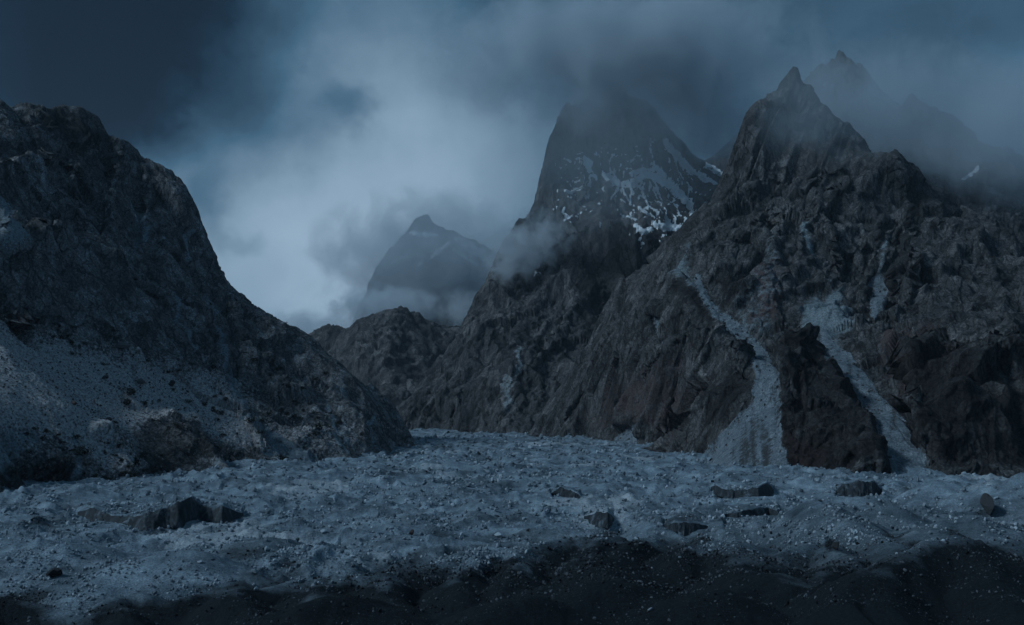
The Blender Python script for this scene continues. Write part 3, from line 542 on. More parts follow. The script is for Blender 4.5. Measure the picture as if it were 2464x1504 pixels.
RIDGES = [  # crest lines of the dark near moraine: bearing, distance
    ([(-200, 1425, 330), (60, 1450, 330), (195, 1492, 318), (290, 1442, 342), (350, 1431, 348), (410, 1466, 340), (480, 1432, 352), (560, 1402, 368), (610, 1422, 362), (700, 1394, 380), (900, 1384, 392), (1050, 1360, 412), (1180, 1320, 446), (1260, 1320, 450), (1330, 1300, 470), (1450, 1286, 486), (1510, 1305, 475)], 0.48, 4),
    ([(1577, 1272, 520), (1500, 1340, 430), (1400, 1400, 370), (1330, 1490, 305)], 0.6, 3),
    ([(560, 1402, 368), (600, 1450, 330), (640, 1510, 296)], 0.6, 3), ([(900, 1384, 392), (930, 1440, 340), (1000, 1515, 294)], 0.62, 3), ([(1260, 1320, 450), (1230, 1400, 370), (1170, 1490, 306)], 0.62, 3), ([(1450, 1286, 486), (1445, 1350, 410), (1500, 1450, 325), (1560, 1525, 290)], 0.55, 3),
    ([(290, 1442, 342), (310, 1510, 300)], 0.6, 3), ([(1640, 1345, 420), (1700, 1285, 480), (1770, 1330, 430), (1800, 1420, 340)], 0.6, 3), ([(1900, 1330, 430), (1960, 1290, 470), (2030, 1335, 410), (1960, 1440, 320)], 0.6, 3), ([(1050, 1350, 415), (1110, 1330, 432), (1120, 1430, 345)], 0.6, 3), ([(1772, 1308, 450), (1800, 1380, 370), (1760, 1465, 315)], 0.6, 3), ([(2097, 1384, 300), (1990, 1510, 260)], 0.62, 2), ([(2097, 1384, 300), (2260, 1510, 258)], 0.62, 2), ([(2292, 1290, 342), (2380, 1400, 300), (2480, 1490, 268)], 0.65, 3), ([(740, 1392, 384), (790, 1460, 322)], 0.6, 3),
    ([(2112, 1380, 300), (2182, 1334, 320), (2247, 1302, 335), (2292, 1290, 342), (2332, 1300, 342), (2380, 1340, 335), (2464, 1352, 330), (2700, 1340, 330)], 0.7, 3),
    ([(1977, 1206, 620), (2082, 1285, 480), (2200, 1330, 420)], 0.5, 4), ([(1577, 1272, 520), (1680, 1300, 480), (1772, 1308, 450), (1830, 1345, 400)], 0.5, 4)]
CLIFFS = [  # bare ice walls: bearings along the lip, bearings along the foot
    ([(186, 1234), (205, 1228), (225, 1222), (265, 1241), (300, 1244), (350, 1237), (400, 1222), (435, 1211), (460, 1198), (480, 1214), (500, 1223), (536, 1217), (556, 1228), (585, 1236)], [1237, 1243, 1247, 1252, 1258, 1263, 1260, 1258, 1249, 1245, 1247, 1249, 1243, 1239], 'long curved dark ice cliff exposed in the rubble below the bare left slope'),
    ([(1710, 1172), (1722, 1168), (1745, 1177), (1780, 1180), (1825, 1173), (1846, 1162), (1862, 1178)], [1177, 1184, 1190, 1192, 1194, 1188, 1181], 'dark crescent ice wall near the foot of the scree chutes'),
    ([(1325, 1188), (1348, 1174), (1362, 1177), (1376, 1180), (1398, 1195)], [1190, 1190, 1194, 1196, 1198], 'small dark ice face on a low mound in mid glacier'),
    ([(1405, 1243), (1436, 1234), (1462, 1232), (1478, 1247)], [1246, 1254, 1258, 1251], 'dark wedge-shaped ice face beside the pale pyramid mound'),
    ([(1594, 1262), (1625, 1256), (1660, 1258), (1705, 1266)], [1266, 1276, 1275, 1270], 'flat dark lens of ice above the near moraine'),
    ([(2010, 1182), (2030, 1164), (2065, 1158), (2100, 1158), (2124, 1178)], [1188, 1190, 1191, 1190, 1186], 'broad dark hump of dirty ice below the brown cliffs'),
    ([(1742, 1238), (1775, 1234), (1800, 1226), (1850, 1222), (1872, 1230)], [1243, 1244, 1240, 1231, 1236], 'thin dark ice seam among the grey mounds')]
def poly_dist(x, y, P):
    best = np.full(x.shape, 1e9); zz = np.zeros(x.shape)
    for a, b in zip(P[:-1], P[1:]):
        dx, dy = b[0] - a[0], b[1] - a[1]; t = np.clip(((x - a[0]) * dx + (y - a[1]) * dy) / (dx * dx + dy * dy + 1e-9), 0, 1)
        d = np.hypot(x - a[0] - t * dx, y - a[1] - t * dy); z = a[2] + t * (b[2] - a[2]); c = d < best; best = np.where(c, d, best); zz = np.where(c, z, zz)
    return best, zz
def smax(a, b, k):
    h = np.clip(0.5 + 0.5 * (a - b) / k, 0, 1); return b + (a - b) * h + k * h * (1 - h)
mound_pts = [(at(m[0], m[1], m[2]), m[3], m[4]) for m in MOUNDS]
ridge_pts = [([at(*p) for p in R], s, c) for R, s, c in RIDGES]
def cliff_line(L, B):
    out = []
    for (px, pt), pb in zip(L, B):
        f = on_plane(px, pb, 0.5); out.append((f[0] / f[1], f[1], max(at(px, pt, f[1])[2], 0.7)))
    return np.array(out)
cliff_pts = [(cliff_line(L, B), lab) for L, B, lab in CLIFFS]
def ground_base(x, y):
    P = np.stack([x, y], -1)
    near = sstep(520, 300, y); far = sstep(900, 2200, y)
    z = 2.0 * near + 70 * np.clip(1 - y / 210, 0, 1) ** 1.5
    z = z + fbm(P, 190, 2, 0.5, 101) * 11.0 * (1 - 0.3 * far) + ridged(P + fbm(P, 90, 2, 0.5, 140)[..., None] * 22, 80, 5, 0.55, 103) * 12.0
    wx, wy = fbm(P, 60, 4, 0.55, 120) * 18, fbm(P, 60, 4, 0.55, 127) * 18
    nr = sstep(560, 420, y); z = z + nr * (ridged(P + 31.0, 70, 4, 0.5, 180) * 17.0 + ridged(P + 77.0, 30, 3, 0.5, 188) * 5.0 - 8.0)
    for a, s, c in mound_pts:
        d = np.hypot(x + wx - a[0], y + wy - a[1]); z = np.where(d < 160, smax(z, a[2] - s * (np.sqrt(d * d + c * c) - c), 2.5), z)
    for R, s, c in ridge_pts:
        d, zr = poly_dist(x + wx * 0.7, y + wy * 0.7, R); z = np.where(d < 160, smax(z, zr - s * (np.sqrt(d * d + c * c) - c), 2.0), z)
    for A, lab in cliff_pts:                              # rubble heaped behind each ice wall, melted low in front of it
        q = x / np.maximum(y, 1); inside = (q > A[0, 0]) & (q < A[-1, 0]); Yc = np.interp(q, A[:, 0], A[:, 1]); zt = np.interp(q, A[:, 0], A[:, 2]); sd = Yc - y
        back = inside * sstep(1.0, -2.0, sd) * sstep(-150, -20, sd); front = inside * sstep(-1.0, 1.0, sd) * sstep(120, 40, sd)
        z = z * (1 - back) + back * (zt - 0.02 * np.abs(sd)); z = z * (1 - front) + front * np.minimum(z, 0.3)
    z = z - 10 * sstep(4200, 6000, y)
    return z
def ground_fine(x, y, z):
    P = np.stack([x, y, z * 0.5], -1); lod = np.clip(900 / y, 0.35, 1)
    return z + fbm(P, 22, 4, 0.55, 110) * 2.2 + np.abs(fbm(P, 7, 3, 0.6, 115)) * 0.9
gpx = np.linspace(-260, 2724, 900)
rows = np.concatenate([np.linspace(1700, 1510, 40)[:-1], np.linspace(1510, 1150, 300)[:-1], np.linspace(1150, 1040, 130)[:-1], np.linspace(1040, 1012, 24)])
gy = np.array([on_plane(CX, r, 0)[1] for r in rows]); gy = np.concatenate([[-400, -100, 10, 60, 120], gy, [6500, 9000]])
U = (gpx - CX) / FPX; Y = np.repeat(gy[None], len(U), 0); X = U[:, None] * np.maximum(Y, 250)
Z = ground_base(X, np.maximum(Y, 1.0)); Z = ground_fine(X, Y, Z); V = np.stack([X, Y, Z], -1); n = grid_normals(V)
qx, qy = to_px(np.stack([X, np.maximum(Y, 150), Z], -1)); jx, jy = jitter(V, 110, 60, 130); jy = jy + fbm(V, 16, 3, 0.6, 138) * 45
P2 = np.stack([X, Y, np.zeros_like(X)], -1)
# moraine coloured much darker on the near side, pale granite rubble beyond
edge = np.interp(qx + jx, [-300, 0, 190, 290, 400, 560, 900, 1050, 1180, 1330, 1480, 1600, 1800, 2000, 2200, 2464, 2800], [1435, 1440, 1488, 1445, 1455, 1405, 1385, 1362, 1325, 1302, 1290, 1300, 1335, 1350, 1315, 1300, 1290])
dark = np.clip(0.5 + (qy + jy - edge) / 95.0, 0, 1); dark = np.where(Y < 200, 1, dark)
side = sstep(1400, 1800, qx) * (0.36 * sstep(1180, 1240, qy) + 0.34 * sstep(1260, 1390, qy))
dark = np.maximum(dark, side)
dark = np.maximum(dark, 0.6 * sstep(0.02, 0.45, fbm(P2, 90, 5, 0.6, 190)) * (Y > 300))
for (ax, ay, rx, ry, v) in ((2370, 1225, 50, 30, 0.55), (1995, 1312, 16, 22, 0.9), (1290, 1330, 90, 30, 0.5)):
    dark = np.maximum(dark, v * np.clip(1.4 - np.hypot((qx - ax) / rx, (qy - ay) / ry), 0, 1))
black = dark * 0
pale = np.maximum(0, np.clip(1.3 - np.hypot((qx - 1502) / 55, (qy - 1208) / 28), 0, 1)) * (1 - dark)
pale = np.maximum(pale, 0.55 * sstep(0.0, 0.4, fbm(P2, 130, 3, 0.5, 150)) * (1 - dark))
GV, GN = V, n
glacier = add('glacier', mesh_from('glacier', V.reshape(-1, 3), grid_faces(*X.shape), M['glacier'], {'dark': dark, 'pale': pale}), None, kind='structure', label='rubble-covered glacier filling the valley floor')
def ground_z(x, y):
    x, y = np.atleast_1d(np.asarray(x, float)), np.atleast_1d(np.asarray(y, float)); return ground_fine(x, y, ground_base(x, y))

def ice_cliff(A, lab, seed):
    q = np.linspace(A[0, 0], A[-1, 0], 120); Yc = np.interp(q, A[:, 0], A[:, 1]); zt = np.interp(q, A[:, 0], A[:, 2]); t = np.linspace(0, 1, 24)
    lip = np.stack([q * Yc, np.zeros_like(q)], -1); ztop = zt + fbm(lip, 9, 4, 0.6, seed) * np.clip(zt * 0.5, 0.2, 3.5) + 0.4
    T = np.repeat(t[None], len(q), 0); Q = np.repeat(q[:, None], len(t), 1); D = np.repeat(Yc[:, None], len(t), 1)
    Z = ztop[:, None] * (1 - T) - 1.5 * T
    P = np.stack([Q * D, Z * 0.35], -1); k = np.clip(ztop[:, None] / 8, 0.1, 1)
    Yf = D - 2.2 - (ridged(P, 11, 5, 0.65, seed + 3) * 4.5 + fbm(P, 30, 2, 0.5, seed + 9) * 5.0 + T * 13.0 - 1.6 * np.exp(-(1 - T) * 5)) * k
    back = np.stack([q * (Yc + 9), Yc + 9, ztop - 2.5], -1)[:, None]
    Vc = np.concatenate([back, np.stack([Q * Yf, Yf, Z], -1)], 1)
    return add('ice_cliff', mesh_from('ice_cliff', Vc.reshape(-1, 3), grid_faces(*Vc.shape[:2]), M['ice']), glacier, label=lab)
for i, (A, lab) in enumerate(cliff_pts): ice_cliff(A, lab, 160 + 7 * i)

# ------------------------------------------------------------------ boulders, rubble, shrubs
def stone_mat(name, dark, light, tint=None, per_object=True):
    m = bpy.data.materials.new(name); m.use_nodes = True; N, L = m.node_tree.nodes, m.node_tree.links; bs = N['Principled BSDF']
    bs.inputs['Roughness'].default_value = 0.9; bs.inputs['Specular IOR Level'].default_value = 0.2
    oi = N.new('ShaderNodeObjectInfo'); tc = N.new('ShaderNodeTexCoord'); nz = N.new('ShaderNodeTexNoise'); nz.inputs['Scale'].default_value = 2.3; nz.inputs['Detail'].default_value = 6; nz.inputs['Roughness'].default_value = 0.7
    L.new(tc.outputs['Object'], nz.inputs['Vector'])
    pw = N.new('ShaderNodeMath'); pw.operation = 'POWER'; L.new(oi.outputs['Random'], pw.inputs[0]); pw.inputs[1].default_value = 1.8
    ad = N.new('ShaderNodeMath'); ad.operation = 'MULTIPLY_ADD'; L.new(nz.outputs['Fac'], ad.inputs[0]); ad.inputs[1].default_value = 0.6; L.new(pw.outputs[0], ad.inputs[2])
    sb = N.new('ShaderNodeMath'); sb.operation = 'SUBTRACT'; sb.use_clamp = True; L.new(ad.outputs[0], sb.inputs[0]); sb.inputs[1].default_value = 0.3
    mx = N.new('ShaderNodeMix'); mx.data_type = 'RGBA'; L.new(sb.outputs[0], mx.inputs[0]); mx.inputs[6].default_value = (*dark, 1); mx.inputs[7].default_value = (*light, 1)
    L.new(mx.outputs[2], bs.inputs['Base Color'])
    b = N.new('ShaderNodeBump'); b.inputs['Distance'].default_value = 0.12; b.inputs['Strength'].default_value = 0.7; L.new(nz.outputs['Fac'], b.inputs['Height']); L.new(b.outputs[0], bs.inputs['Normal'])
    return m
M['stone_pale'] = stone_mat('pale_stone', (0.12, 0.145, 0.17), (0.44, 0.49, 0.54))
M['stone_dark'] = stone_mat('dark_stone', (0.008, 0.010, 0.012), (0.13, 0.145, 0.165))
M['stone_black'] = stone_mat('black_stone', (0.018, 0.018, 0.020), (0.055, 0.056, 0.06))
M['stone_slope'] = stone_mat('slope_stone', (0.035, 0.032, 0.032), (0.24, 0.23, 0.24))
M['stone_brown'] = stone_mat('brown_stone', (0.07, 0.05, 0.045), (0.19, 0.14, 0.12))
import bmesh
def rock_mesh(name, seed, material, sub=2, planes=16, flat=(1, 0.85, 0.62)):
    """A broken block: a ball cut by random fracture planes."""
    r = np.random.default_rng(seed); bm = bmesh.new(); bmesh.ops.create_icosphere(bm, subdivisions=sub, radius=1.0)
    n = r.normal(size=(planes, 3)); n /= np.linalg.norm(n, axis=1, keepdims=True); d = r.uniform(0.55, 0.95, planes)
    for v in bm.verts:
        p = np.array(v.co); p /= np.linalg.norm(p); k = n @ p; rad = min([1.15] + [d[i] / k[i] for i in range(planes) if k[i] > 0.08])
        q = p * rad * np.array(flat) * (1 + r.normal() * 0.018); v.co = q
    me = bpy.data.meshes.new(name); bm.to_mesh(me); bm.free(); me.materials.append(material); return me
def rot_onto(nrm, spin, tilt=0.5):
    from mathutils import Vector, Quaternion, Matrix
    v = Vector((nrm[0] * tilt, nrm[1] * tilt, 1.0)).normalized(); return (v.to_track_quat('Z', 'Y') @ Quaternion((0, 0, 1), spin)).to_euler()
ROCKS = {k: [rock_mesh('boulder', 300 + i * 7 + j * 101, M[k], 3 if k != 'stone_slope' else 2) for i in range(7)] for j, k in enumerate(('stone_pale', 'stone_dark', 'stone_black', 'stone_slope', 'stone_brown'))}
def boulder(p, nrm, size, kind, label, group=None, squash=(1, 1, 1), spin=None, var=None, sink=0.25, tilt=0.5, name='boulder'):
    o = add(name, ROCKS[kind][RNG.integers(7) if var is None else var], None, label=label, category='boulder')
    o.location = (p[0], p[1], p[2] + size * squash[2] * (0.62 - sink)); o.scale = tuple(size * q for q in squash); o.rotation_euler = rot_onto(nrm, RNG.uniform(0, 6.28) if spin is None else spin, tilt)
    if group: o['group'] = group
    return o
gpx_, gpy_ = to_px(GV); 
def glacier_point(px, py):
    i = int(np.clip(np.searchsorted(gpx, px), 0, len(gpx) - 1)); col = gpy_[i].copy(); col[:8] = 9e9; run = np.minimum.accumulate(col); h = np.nonzero(run <= py)[0]
    j = h[0] if len(h) else len(col) - 3
    return GV[i, j], GN[i, j]
def w_m(px_w, p): return px_w / FPX * p[1]
UNIQUE = [  # bearing of the foot, width in survey units, kind, proportions, label
    (150, 1388, 46, 'stone_black', (1, 0.8, 0.75), 'big black boulder among pale rubble near the dark moraine'),
    (992, 1288, 15, 'stone_brown', (0.8, 0.8, 1.3), 'small upright reddish-brown boulder on pale rubble in mid glacier'),
    (1198, 1298, 28, 'stone_pale', (1, 0.7, 0.62), 'flat-topped pale slab boulder above the dark moraine crest'),
    (628, 1424, 12, 'stone_pale', (0.8, 0.8, 1.6), 'upright pale stone standing alone on the dark near moraine'),
    (625, 1382, 24, 'stone_pale', (1, 0.8, 0.7), 'pale boulder lying just behind the dark moraine crest'),
    (320, 1262, 26, 'stone_pale', (1.1, 0.8, 0.6), 'pale boulder on the lip below the long ice cliff'),
    (652, 1240, 20, 'stone_pale', (0.8, 0.7, 1.0), 'slanted grey boulder to the right of the long ice cliff'),
    (2362, 1243, 66, 'stone_black', (1.0, 0.5, 1.15), 'huge dark pointed slab leaning on the right-hand mounds'),
    (1994, 1325, 24, 'stone_black', (0.8, 0.7, 1.6), 'narrow black rock spike standing out of the grey mounds'),
    (2024, 1312, 12, 'stone_pale', (1.2, 0.8, 0.7), 'small white stone beside the black rock spike'),
    (2414, 1264, 12, 'stone_pale', (1, 0.8, 0.8), 'small pale stone below the huge dark pointed slab'),
    (1557, 1470, 15, 'stone_pale', (1, 0.8, 0.8), 'pale stone low down on the dark moraine in the centre'),
    (785, 1284, 18, 'stone_pale', (1, 0.8, 0.8), 'roundish pale boulder in the open rubble below mid glacier'),
    (617, 1184, 16, 'stone_pale', (1, 0.8, 0.9), 'pale boulder near the far edge of the rubble under the gully mouth'),
    (250, 1168, 15, 'stone_pale', (1.2, 0.8, 0.7), 'whitish boulder at the foot of the bare gravel slope')]
for px, py, w, kind, sq, lab in UNIQUE:
    p, nn = glacier_point(px, py); boulder(p, nn, w_m(w, p) * 0.55, kind, lab, None, sq, sink=0.12)
for px, py, w, kind, sq, lab in [
    (426, 930, 24, 'stone_slope', (0.75, 0.8, 1.5), 'tall pale block standing on the gravel slope'), (370, 882, 20, 'stone_slope', (1, 0.8, 0.8), 'pale rounded boulder above the tall block on the slope'),
    (332, 925, 30, 'stone_slope', (1.1, 0.8, 0.8), 'broad dark boulder on the gravel slope left of the tall block'), (168, 974, 22, 'stone_brown', (1, 0.8, 0.8), 'lone brown boulder in the pale gravel of the left slope'),
    (262, 1012, 24, 'stone_slope', (1.1, 0.8, 0.7), 'low broken boulder at the lower edge of the pale gravel'), (574, 1104, 28, 'stone_brown', (1.2, 0.7, 0.5), 'long brown slab on the dark slope beside the scree gully'),
    (276, 842, 38, 'stone_slope', (1.2, 0.8, 0.7), 'largest dark outcrop boulder at the top of the gravel slope')]:
    r = surface_point('L', px, py)
    if r: boulder(r[0], r[1], w_m(w, r[0]) * 0.5, kind, lab, None, sq, sink=0.2)

# countable boulders strewn over the glacier
nI, nJ = GV.shape[:2]
visible = np.minimum.accumulate(np.where(GV[..., 1] > 240, gpy_, 9e9), axis=1) >= gpy_ - 0.5
visible &= (gpx_ > -40) & (gpx_ < 2504) & (gpy_ < 1530) & (GV[..., 1] > 240) & (GV[..., 1] < 3000)
vi, vj = np.nonzero(visible)
def pick(k, want):
    s = RNG.integers(len(vi), size=k * 12); i, j = vi[s], vj[s]; d = dark[i, j]; ok = (d > 0.5) if want == 'dark' else (d < 0.4)
    return i[ok][:k], j[ok][:k]
for want, k, kind, lo, hi, lab, grp in (('pale', 200, 'stone_pale', 7, 17, 'grey boulder strewn on the pale rubble of the glacier', 'boulders strewn over the pale glacier rubble'), ('dark', 70, 'stone_dark', 6, 14, 'stone lying on the dark near moraine', 'stones on the dark near moraine')):
    i, j = pick(k, want)
    for a, b in zip(i, j):
        p = GV[a, b]; w = lo + (hi - lo) * RNG.random() ** 2.6; kk = kind if RNG.random() > 0.18 else ('stone_dark' if want == 'pale' else 'stone_pale')
        boulder(p, GN[a, b], max(0.5, w_m(w, p) * 0.5), kk, lab, grp, (RNG.uniform(0.8, 1.3), RNG.uniform(0.7, 1.1), RNG.uniform(0.6, 1.0)))

def scatter(name, pos, rot, scl, protos, label, parent=None):
    """Uncountable stones: points that carry one of a handful of stone shapes each."""
    me = bpy.data.meshes.new(name); me.from_pydata([tuple(p) for p in pos], [], [])
    for an, typ, fld, dat in (('rot', 'FLOAT_VECTOR', 'vector', rot), ('scl', 'FLOAT_VECTOR', 'vector', scl), ('idx', 'INT', 'value', RNG.integers(0, len(protos), len(pos)))):
        a = me.attributes.new(an, typ, 'POINT'); a.data.foreach_set(fld, np.ascontiguousarray(dat, np.int32 if typ == 'INT' else np.float32).ravel())
    o = add(name, me, parent, kind='stuff', label=label)
    c = bpy.data.collections.new(name + '_shapes')
    for k, m_ in enumerate(protos): c.objects.link(bpy.data.objects.new(f'{name}_shape', m_))
    g = bpy.data.node_groups.new(name, 'GeometryNodeTree'); g.interface.new_socket('Geometry', in_out='INPUT', socket_type='NodeSocketGeometry'); g.interface.new_socket('Geometry', in_out='OUTPUT', socket_type='NodeSocketGeometry')
    N, L = g.nodes, g.links; gi = N.new('NodeGroupInput'); go = N.new('NodeGroupOutput'); ip = N.new('GeometryNodeInstanceOnPoints'); ci = N.new('GeometryNodeCollectionInfo')
    ci.inputs['Collection'].default_value = c; ci.inputs['Separate Children'].default_value = True; ci.inputs['Reset Children'].default_value = True
    def at_(nm, ty):
        n_ = N.new('GeometryNodeInputNamedAttribute'); n_.data_type = ty; n_.inputs[0].default_value = nm; return n_.outputs[0]
    L.new(gi.outputs[0], ip.inputs['Points']); L.new(ci.outputs[0], ip.inputs['Instance']); ip.inputs['Pick Instance'].default_value = True
    L.new(at_('idx', 'INT'), ip.inputs['Instance Index']); L.new(at_('rot', 'FLOAT_VECTOR'), ip.inputs['Rotation']); L.new(at_('scl', 'FLOAT_VECTOR'), ip.inputs['Scale'])
    L.new(ip.outputs[0], go.inputs[0]); md = o.modifiers.new('stones', 'NODES'); md.node_group = g
    return o
def small_rocks(mat_key, seed): return [rock_mesh('stone', seed + i, M[mat_key], 1, 9) for i in range(8)]
def strew(name, idx, P_all, N_all, lo, hi, power, protos, label, parent=None):
    p = P_all[idx]; k = len(p); w = lo + (hi - lo) * RNG.random(k) ** power; s = np.maximum(0.12, w / FPX * p[:, 1] * 0.5)
    p = p + np.stack([RNG.normal(size=k) * s, RNG.normal(size=k) * s, s * 0.15], 1)
    rot = RNG.uniform(0, 6.28, (k, 3)); scl = s[:, None] * RNG.uniform(0.7, 1.3, (k, 3))
    return scatter(name, p, rot, scl, protos, label, parent)
clump = 0.5 + 1.2 * fbm(GV[vi, vj][:, :2], 45, 3, 0.6, 170) + 0.8 * fbm(GV[vi, vj][:, :2], 14, 2, 0.6, 175) + RNG.normal(size=len(vi)) * 0.15
dk = dark[vi, vj] + RNG.normal(size=len(vi)) * 0.08
P_all, N_all = GV[vi, vj], GN[vi, vj]
sel = np.nonzero((dk < 0.5) & (clump > 0.5))[0]; sel = RNG.choice(sel, min(40000, len(sel)), replace=False)
strew('rubble', sel, P_all, N_all, 1.4, 14.0, 6.0, small_rocks('stone_pale', 500), 'pale grey rubble covering the glacier')
sel = np.nonzero((dk >= 0.5) & (clump > 0.3))[0]; sel = RNG.choice(sel, min(20000, len(sel)), replace=False)
strew('rubble', sel, P_all, N_all, 1.2, 11.0, 7.0, small_rocks('stone_dark', 540), 'dark rubble of the near moraine')
# loose stones on the slopes
o, LV, LN, LF, Latt = TERRAIN['L']; lpx, lpy = to_px(LV)
vis = (np.minimum.accumulate(lpy, axis=1) >= lpy - 0.5) & (lpx > -30) & (lpx < 1000) & (lpy > 600)
si, sj = np.nonzero(vis & (RNG.random(vis.shape) < np.clip(0.10 + 0.5 * Latt['gravel'], 0, 1)))
sel = RNG.choice(len(si), min(16000, len(si)), replace=False)
strew('slope_rubble', sel, LV[si, sj], LN[si, sj], 1.5, 8.0, 5.0, small_rocks('stone_slope', 580), 'loose stones scattered over the bare left slope')
o, RV, RN, RF, Ratt = TERRAIN['R']; rpx, rpy = to_px(RV)
vis = (np.minimum.accumulate(rpy, axis=1) >= rpy - 0.5) & (rpx < 2500)
si, sj = np.nonzero(vis & (Ratt['_scree'] > 0.5) & (RNG.random(vis.shape) < 0.35))
sel = RNG.choice(len(si), min(9000, len(si)), replace=False)
strew('scree_rubble', sel, RV[si, sj], RN[si, sj], 1.8, 10.0, 5.0, small_rocks('stone_slope', 620), 'loose stones on the grey scree chutes')

# each boulder and shrub told apart by the landmark it lies nearest to
LAND_G = [('the long ice cliff', 380, 1240), ('the bare slope foot', 330, 1150), ('the whitish boulder', 250, 1168), ('the pale far boulder', 617, 1184), ('the crescent ice wall', 1785, 1180), ('the small ice face in mid glacier', 1365, 1190), ('the wedge-shaped ice face', 1445, 1252), ('the pale pyramid mound', 1502, 1195), ('the flat dark ice lens', 1650, 1266),
    ('the broad dark ice hump', 2066, 1175), ('the big black boulder', 150, 1380), ('the reddish-brown boulder', 992, 1280), ('the pale slab boulder', 1198, 1290), ('the upright pale stone', 628, 1418), ('the huge pointed slab', 2362, 1225), ('the black rock spike', 1994, 1312),
    ('the scree gully mouth', 720, 1115), ('the slope end at the gap', 990, 1085), ('the foot of the snowy tower', 1180, 1045), ('the wide scree fan', 1800, 1130), ('the roundish pale boulder', 785, 1280), ('the slanted grey boulder', 652, 1235), ('the near grey cone', 2097, 1390), ('the black hill', 2290, 1325), ('the moraine peak', 1577, 1280)]
LAND_S = [('the tall pale block', 426, 917), ('the pale rounded boulder', 370, 877), ('the lone brown boulder', 168, 969), ('the low broken boulder', 262, 1007), ('the dark slope foot', 240, 1110), ('the dark bare patch', 400, 1085), ('the foot of the slope corner', 130, 1130), ('the long brown slab', 574, 1101), ('the largest outcrop boulder', 276, 836), ('the scree gully', 620, 1020), ('the gully mouth', 700, 1095), ('the nose of the slope', 940, 1050)]
ORD = ['', 'second ', 'third ', 'fourth ', 'fifth ', 'sixth ', 'seventh ', 'eighth ', 'ninth ', 'tenth ', 'eleventh ', 'twelfth ', 'thirteenth ', 'fourteenth ', 'fifteenth ', 'sixteenth ', 'seventeenth ', 'eighteenth ', 'nineteenth ', 'twentieth ']
def tell_apart(objs, land, noun):
    cells = {}
    for o in objs:
        a, b = to_px(np.array(o.location)); d = [math.hypot(a - l[1], (b - l[2]) * 1.6) for l in land]; k = int(np.argmin(d)); dx, dy = a - land[k][1], (b - land[k][2]) * 1.6
        way = ('right of' if dx > 0 else 'left of') if abs(dx) > abs(dy) else ('below' if dy > 0 else 'above')
        cells.setdefault((k, way), []).append((d[k], o))
    for (k, way), L in cells.items():
        L.sort(key=lambda t: t[0])
        for r, (d, o) in enumerate(L):
            o['label'] = f'{noun} {way} {land[k][0]}' + (f', {ORD[min(r, 19)]}closest to it' if len(L) > 1 else '')
tell_apart([o for o in bpy.data.objects if o.get('group', '').startswith('boulders strewn')], LAND_G, 'grey boulder')
tell_apart([o for o in bpy.data.objects if o.get('group', '').startswith('stones on')], LAND_G, 'moraine stone')

# dark shrubs on the left slope
leaf = bpy.data.materials.new('dark_leaves'); leaf.use_nodes = True
def _leaf():
    N, L = leaf.node_tree.nodes, leaf.node_tree.links; bs = N['Principled BSDF']; bs.inputs['Roughness'].default_value = 0.8; bs.inputs['Specular IOR Level'].default_value = 0.1
    nz = N.new('ShaderNodeTexNoise'); nz.inputs['Scale'].default_value = 3.0; tc = N.new('ShaderNodeTexCoord'); L.new(tc.outputs['Object'], nz.inputs['Vector'])
    cr = N.new('ShaderNodeValToRGB'); cr.color_ramp.elements[0].color = (0.008, 0.010, 0.008, 1); cr.color_ramp.elements[1].color = (0.035, 0.042, 0.030, 1); L.new(nz.outputs['Fac'], cr.inputs[0]); L.new(cr.outputs[0], bs.inputs['Base Color'])
_leaf()
def shrub_mesh(seed):
    r = np.random.default_rng(seed); V, F = [], []
    lobes = [(r.normal(size=3) * (0.45, 0.45, 0.15) + (0, 0, 0.45), r.uniform(0.35, 0.6)) for _ in range(6)]
    for c, rad in lobes:
        for _ in range(46):
            d = r.normal(size=3); d /= np.linalg.norm(d); p = c + d * rad * r.uniform(0.6, 1.08); p[2] = max(p[2], 0.03)
            a = r.normal(size=3); a /= np.linalg.norm(a); b = np.cross(a, d); b /= np.linalg.norm(b) + 1e-9; s = r.uniform(0.07, 0.15); k = len(V)
            V += [p - a * s, p + b * s * 0.6, p + a * s * 1.2, p - b * s * 0.6]; F.append((k, k + 1, k + 2, k + 3))
    for _ in range(5):                                     # stems
        t = r.normal(size=2) * 0.3; k = len(V); V += [np.array([0.03, 0, -0.1]), np.array([-0.03, 0.02, -0.1]), np.array([t[0], t[1], 0.55])]; F.append((k, k + 1, k + 2, k + 2))
    me = bpy.data.meshes.new('shrub'); me.from_pydata([tuple(v) for v in V], [], [tuple(dict.fromkeys(f)) for f in F]); me.materials.append(leaf); return me
SHRUBS = [shrub_mesh(700 + i) for i in range(6)]
shrub_px = [(245,220),(300,185),(370,185),(430,175),(510,220),(455,225),(640,140),(620,345),(425,282),(510,290),(615,425),(845,325),(1045,395),(1085,380),(1280,370),(1175,345),(1520,330),(1675,375),(1610,325),(745,545),(770,585),(965,570),(850,585),(1065,495),(1180,570),(1255,590),(1300,540),(1310,610),(1330,628),(1360,525),(1380,565),(1365,650),(1340,675),(1195,670),(1060,720),(1385,775),(1525,690),(1580,715),(1575,760),(1800,570),(1815,510),(1645,415),(1740,500),(1830,680),(1890,580),(1960,680),(1920,640),(1930,735),(1920,780),(2030,745),(2025,650),(1620,645),(205,735),(265,750),(180,765),(250,790),(335,770),(380,820),(450,790),(390,865),(435,865),(490,890),(480,850),(600,820),(610,880),(645,895),(665,840),(750,890),(800,945),(825,900),(710,965),(685,1015),(740,1015),(620,1030),(560,1035),(515,960),(500,1000),(350,965),(300,940),(590,985),(670,930),(860,985),(1015,895),(950,990),(705,700),(1705,920),(1690,900),(1915,440),(1990,400),(2110,800),(2210,770),(2400,800),(1850,850),(1740,640),(1705,620),(2090,700),(1780,660),(1850,620)]
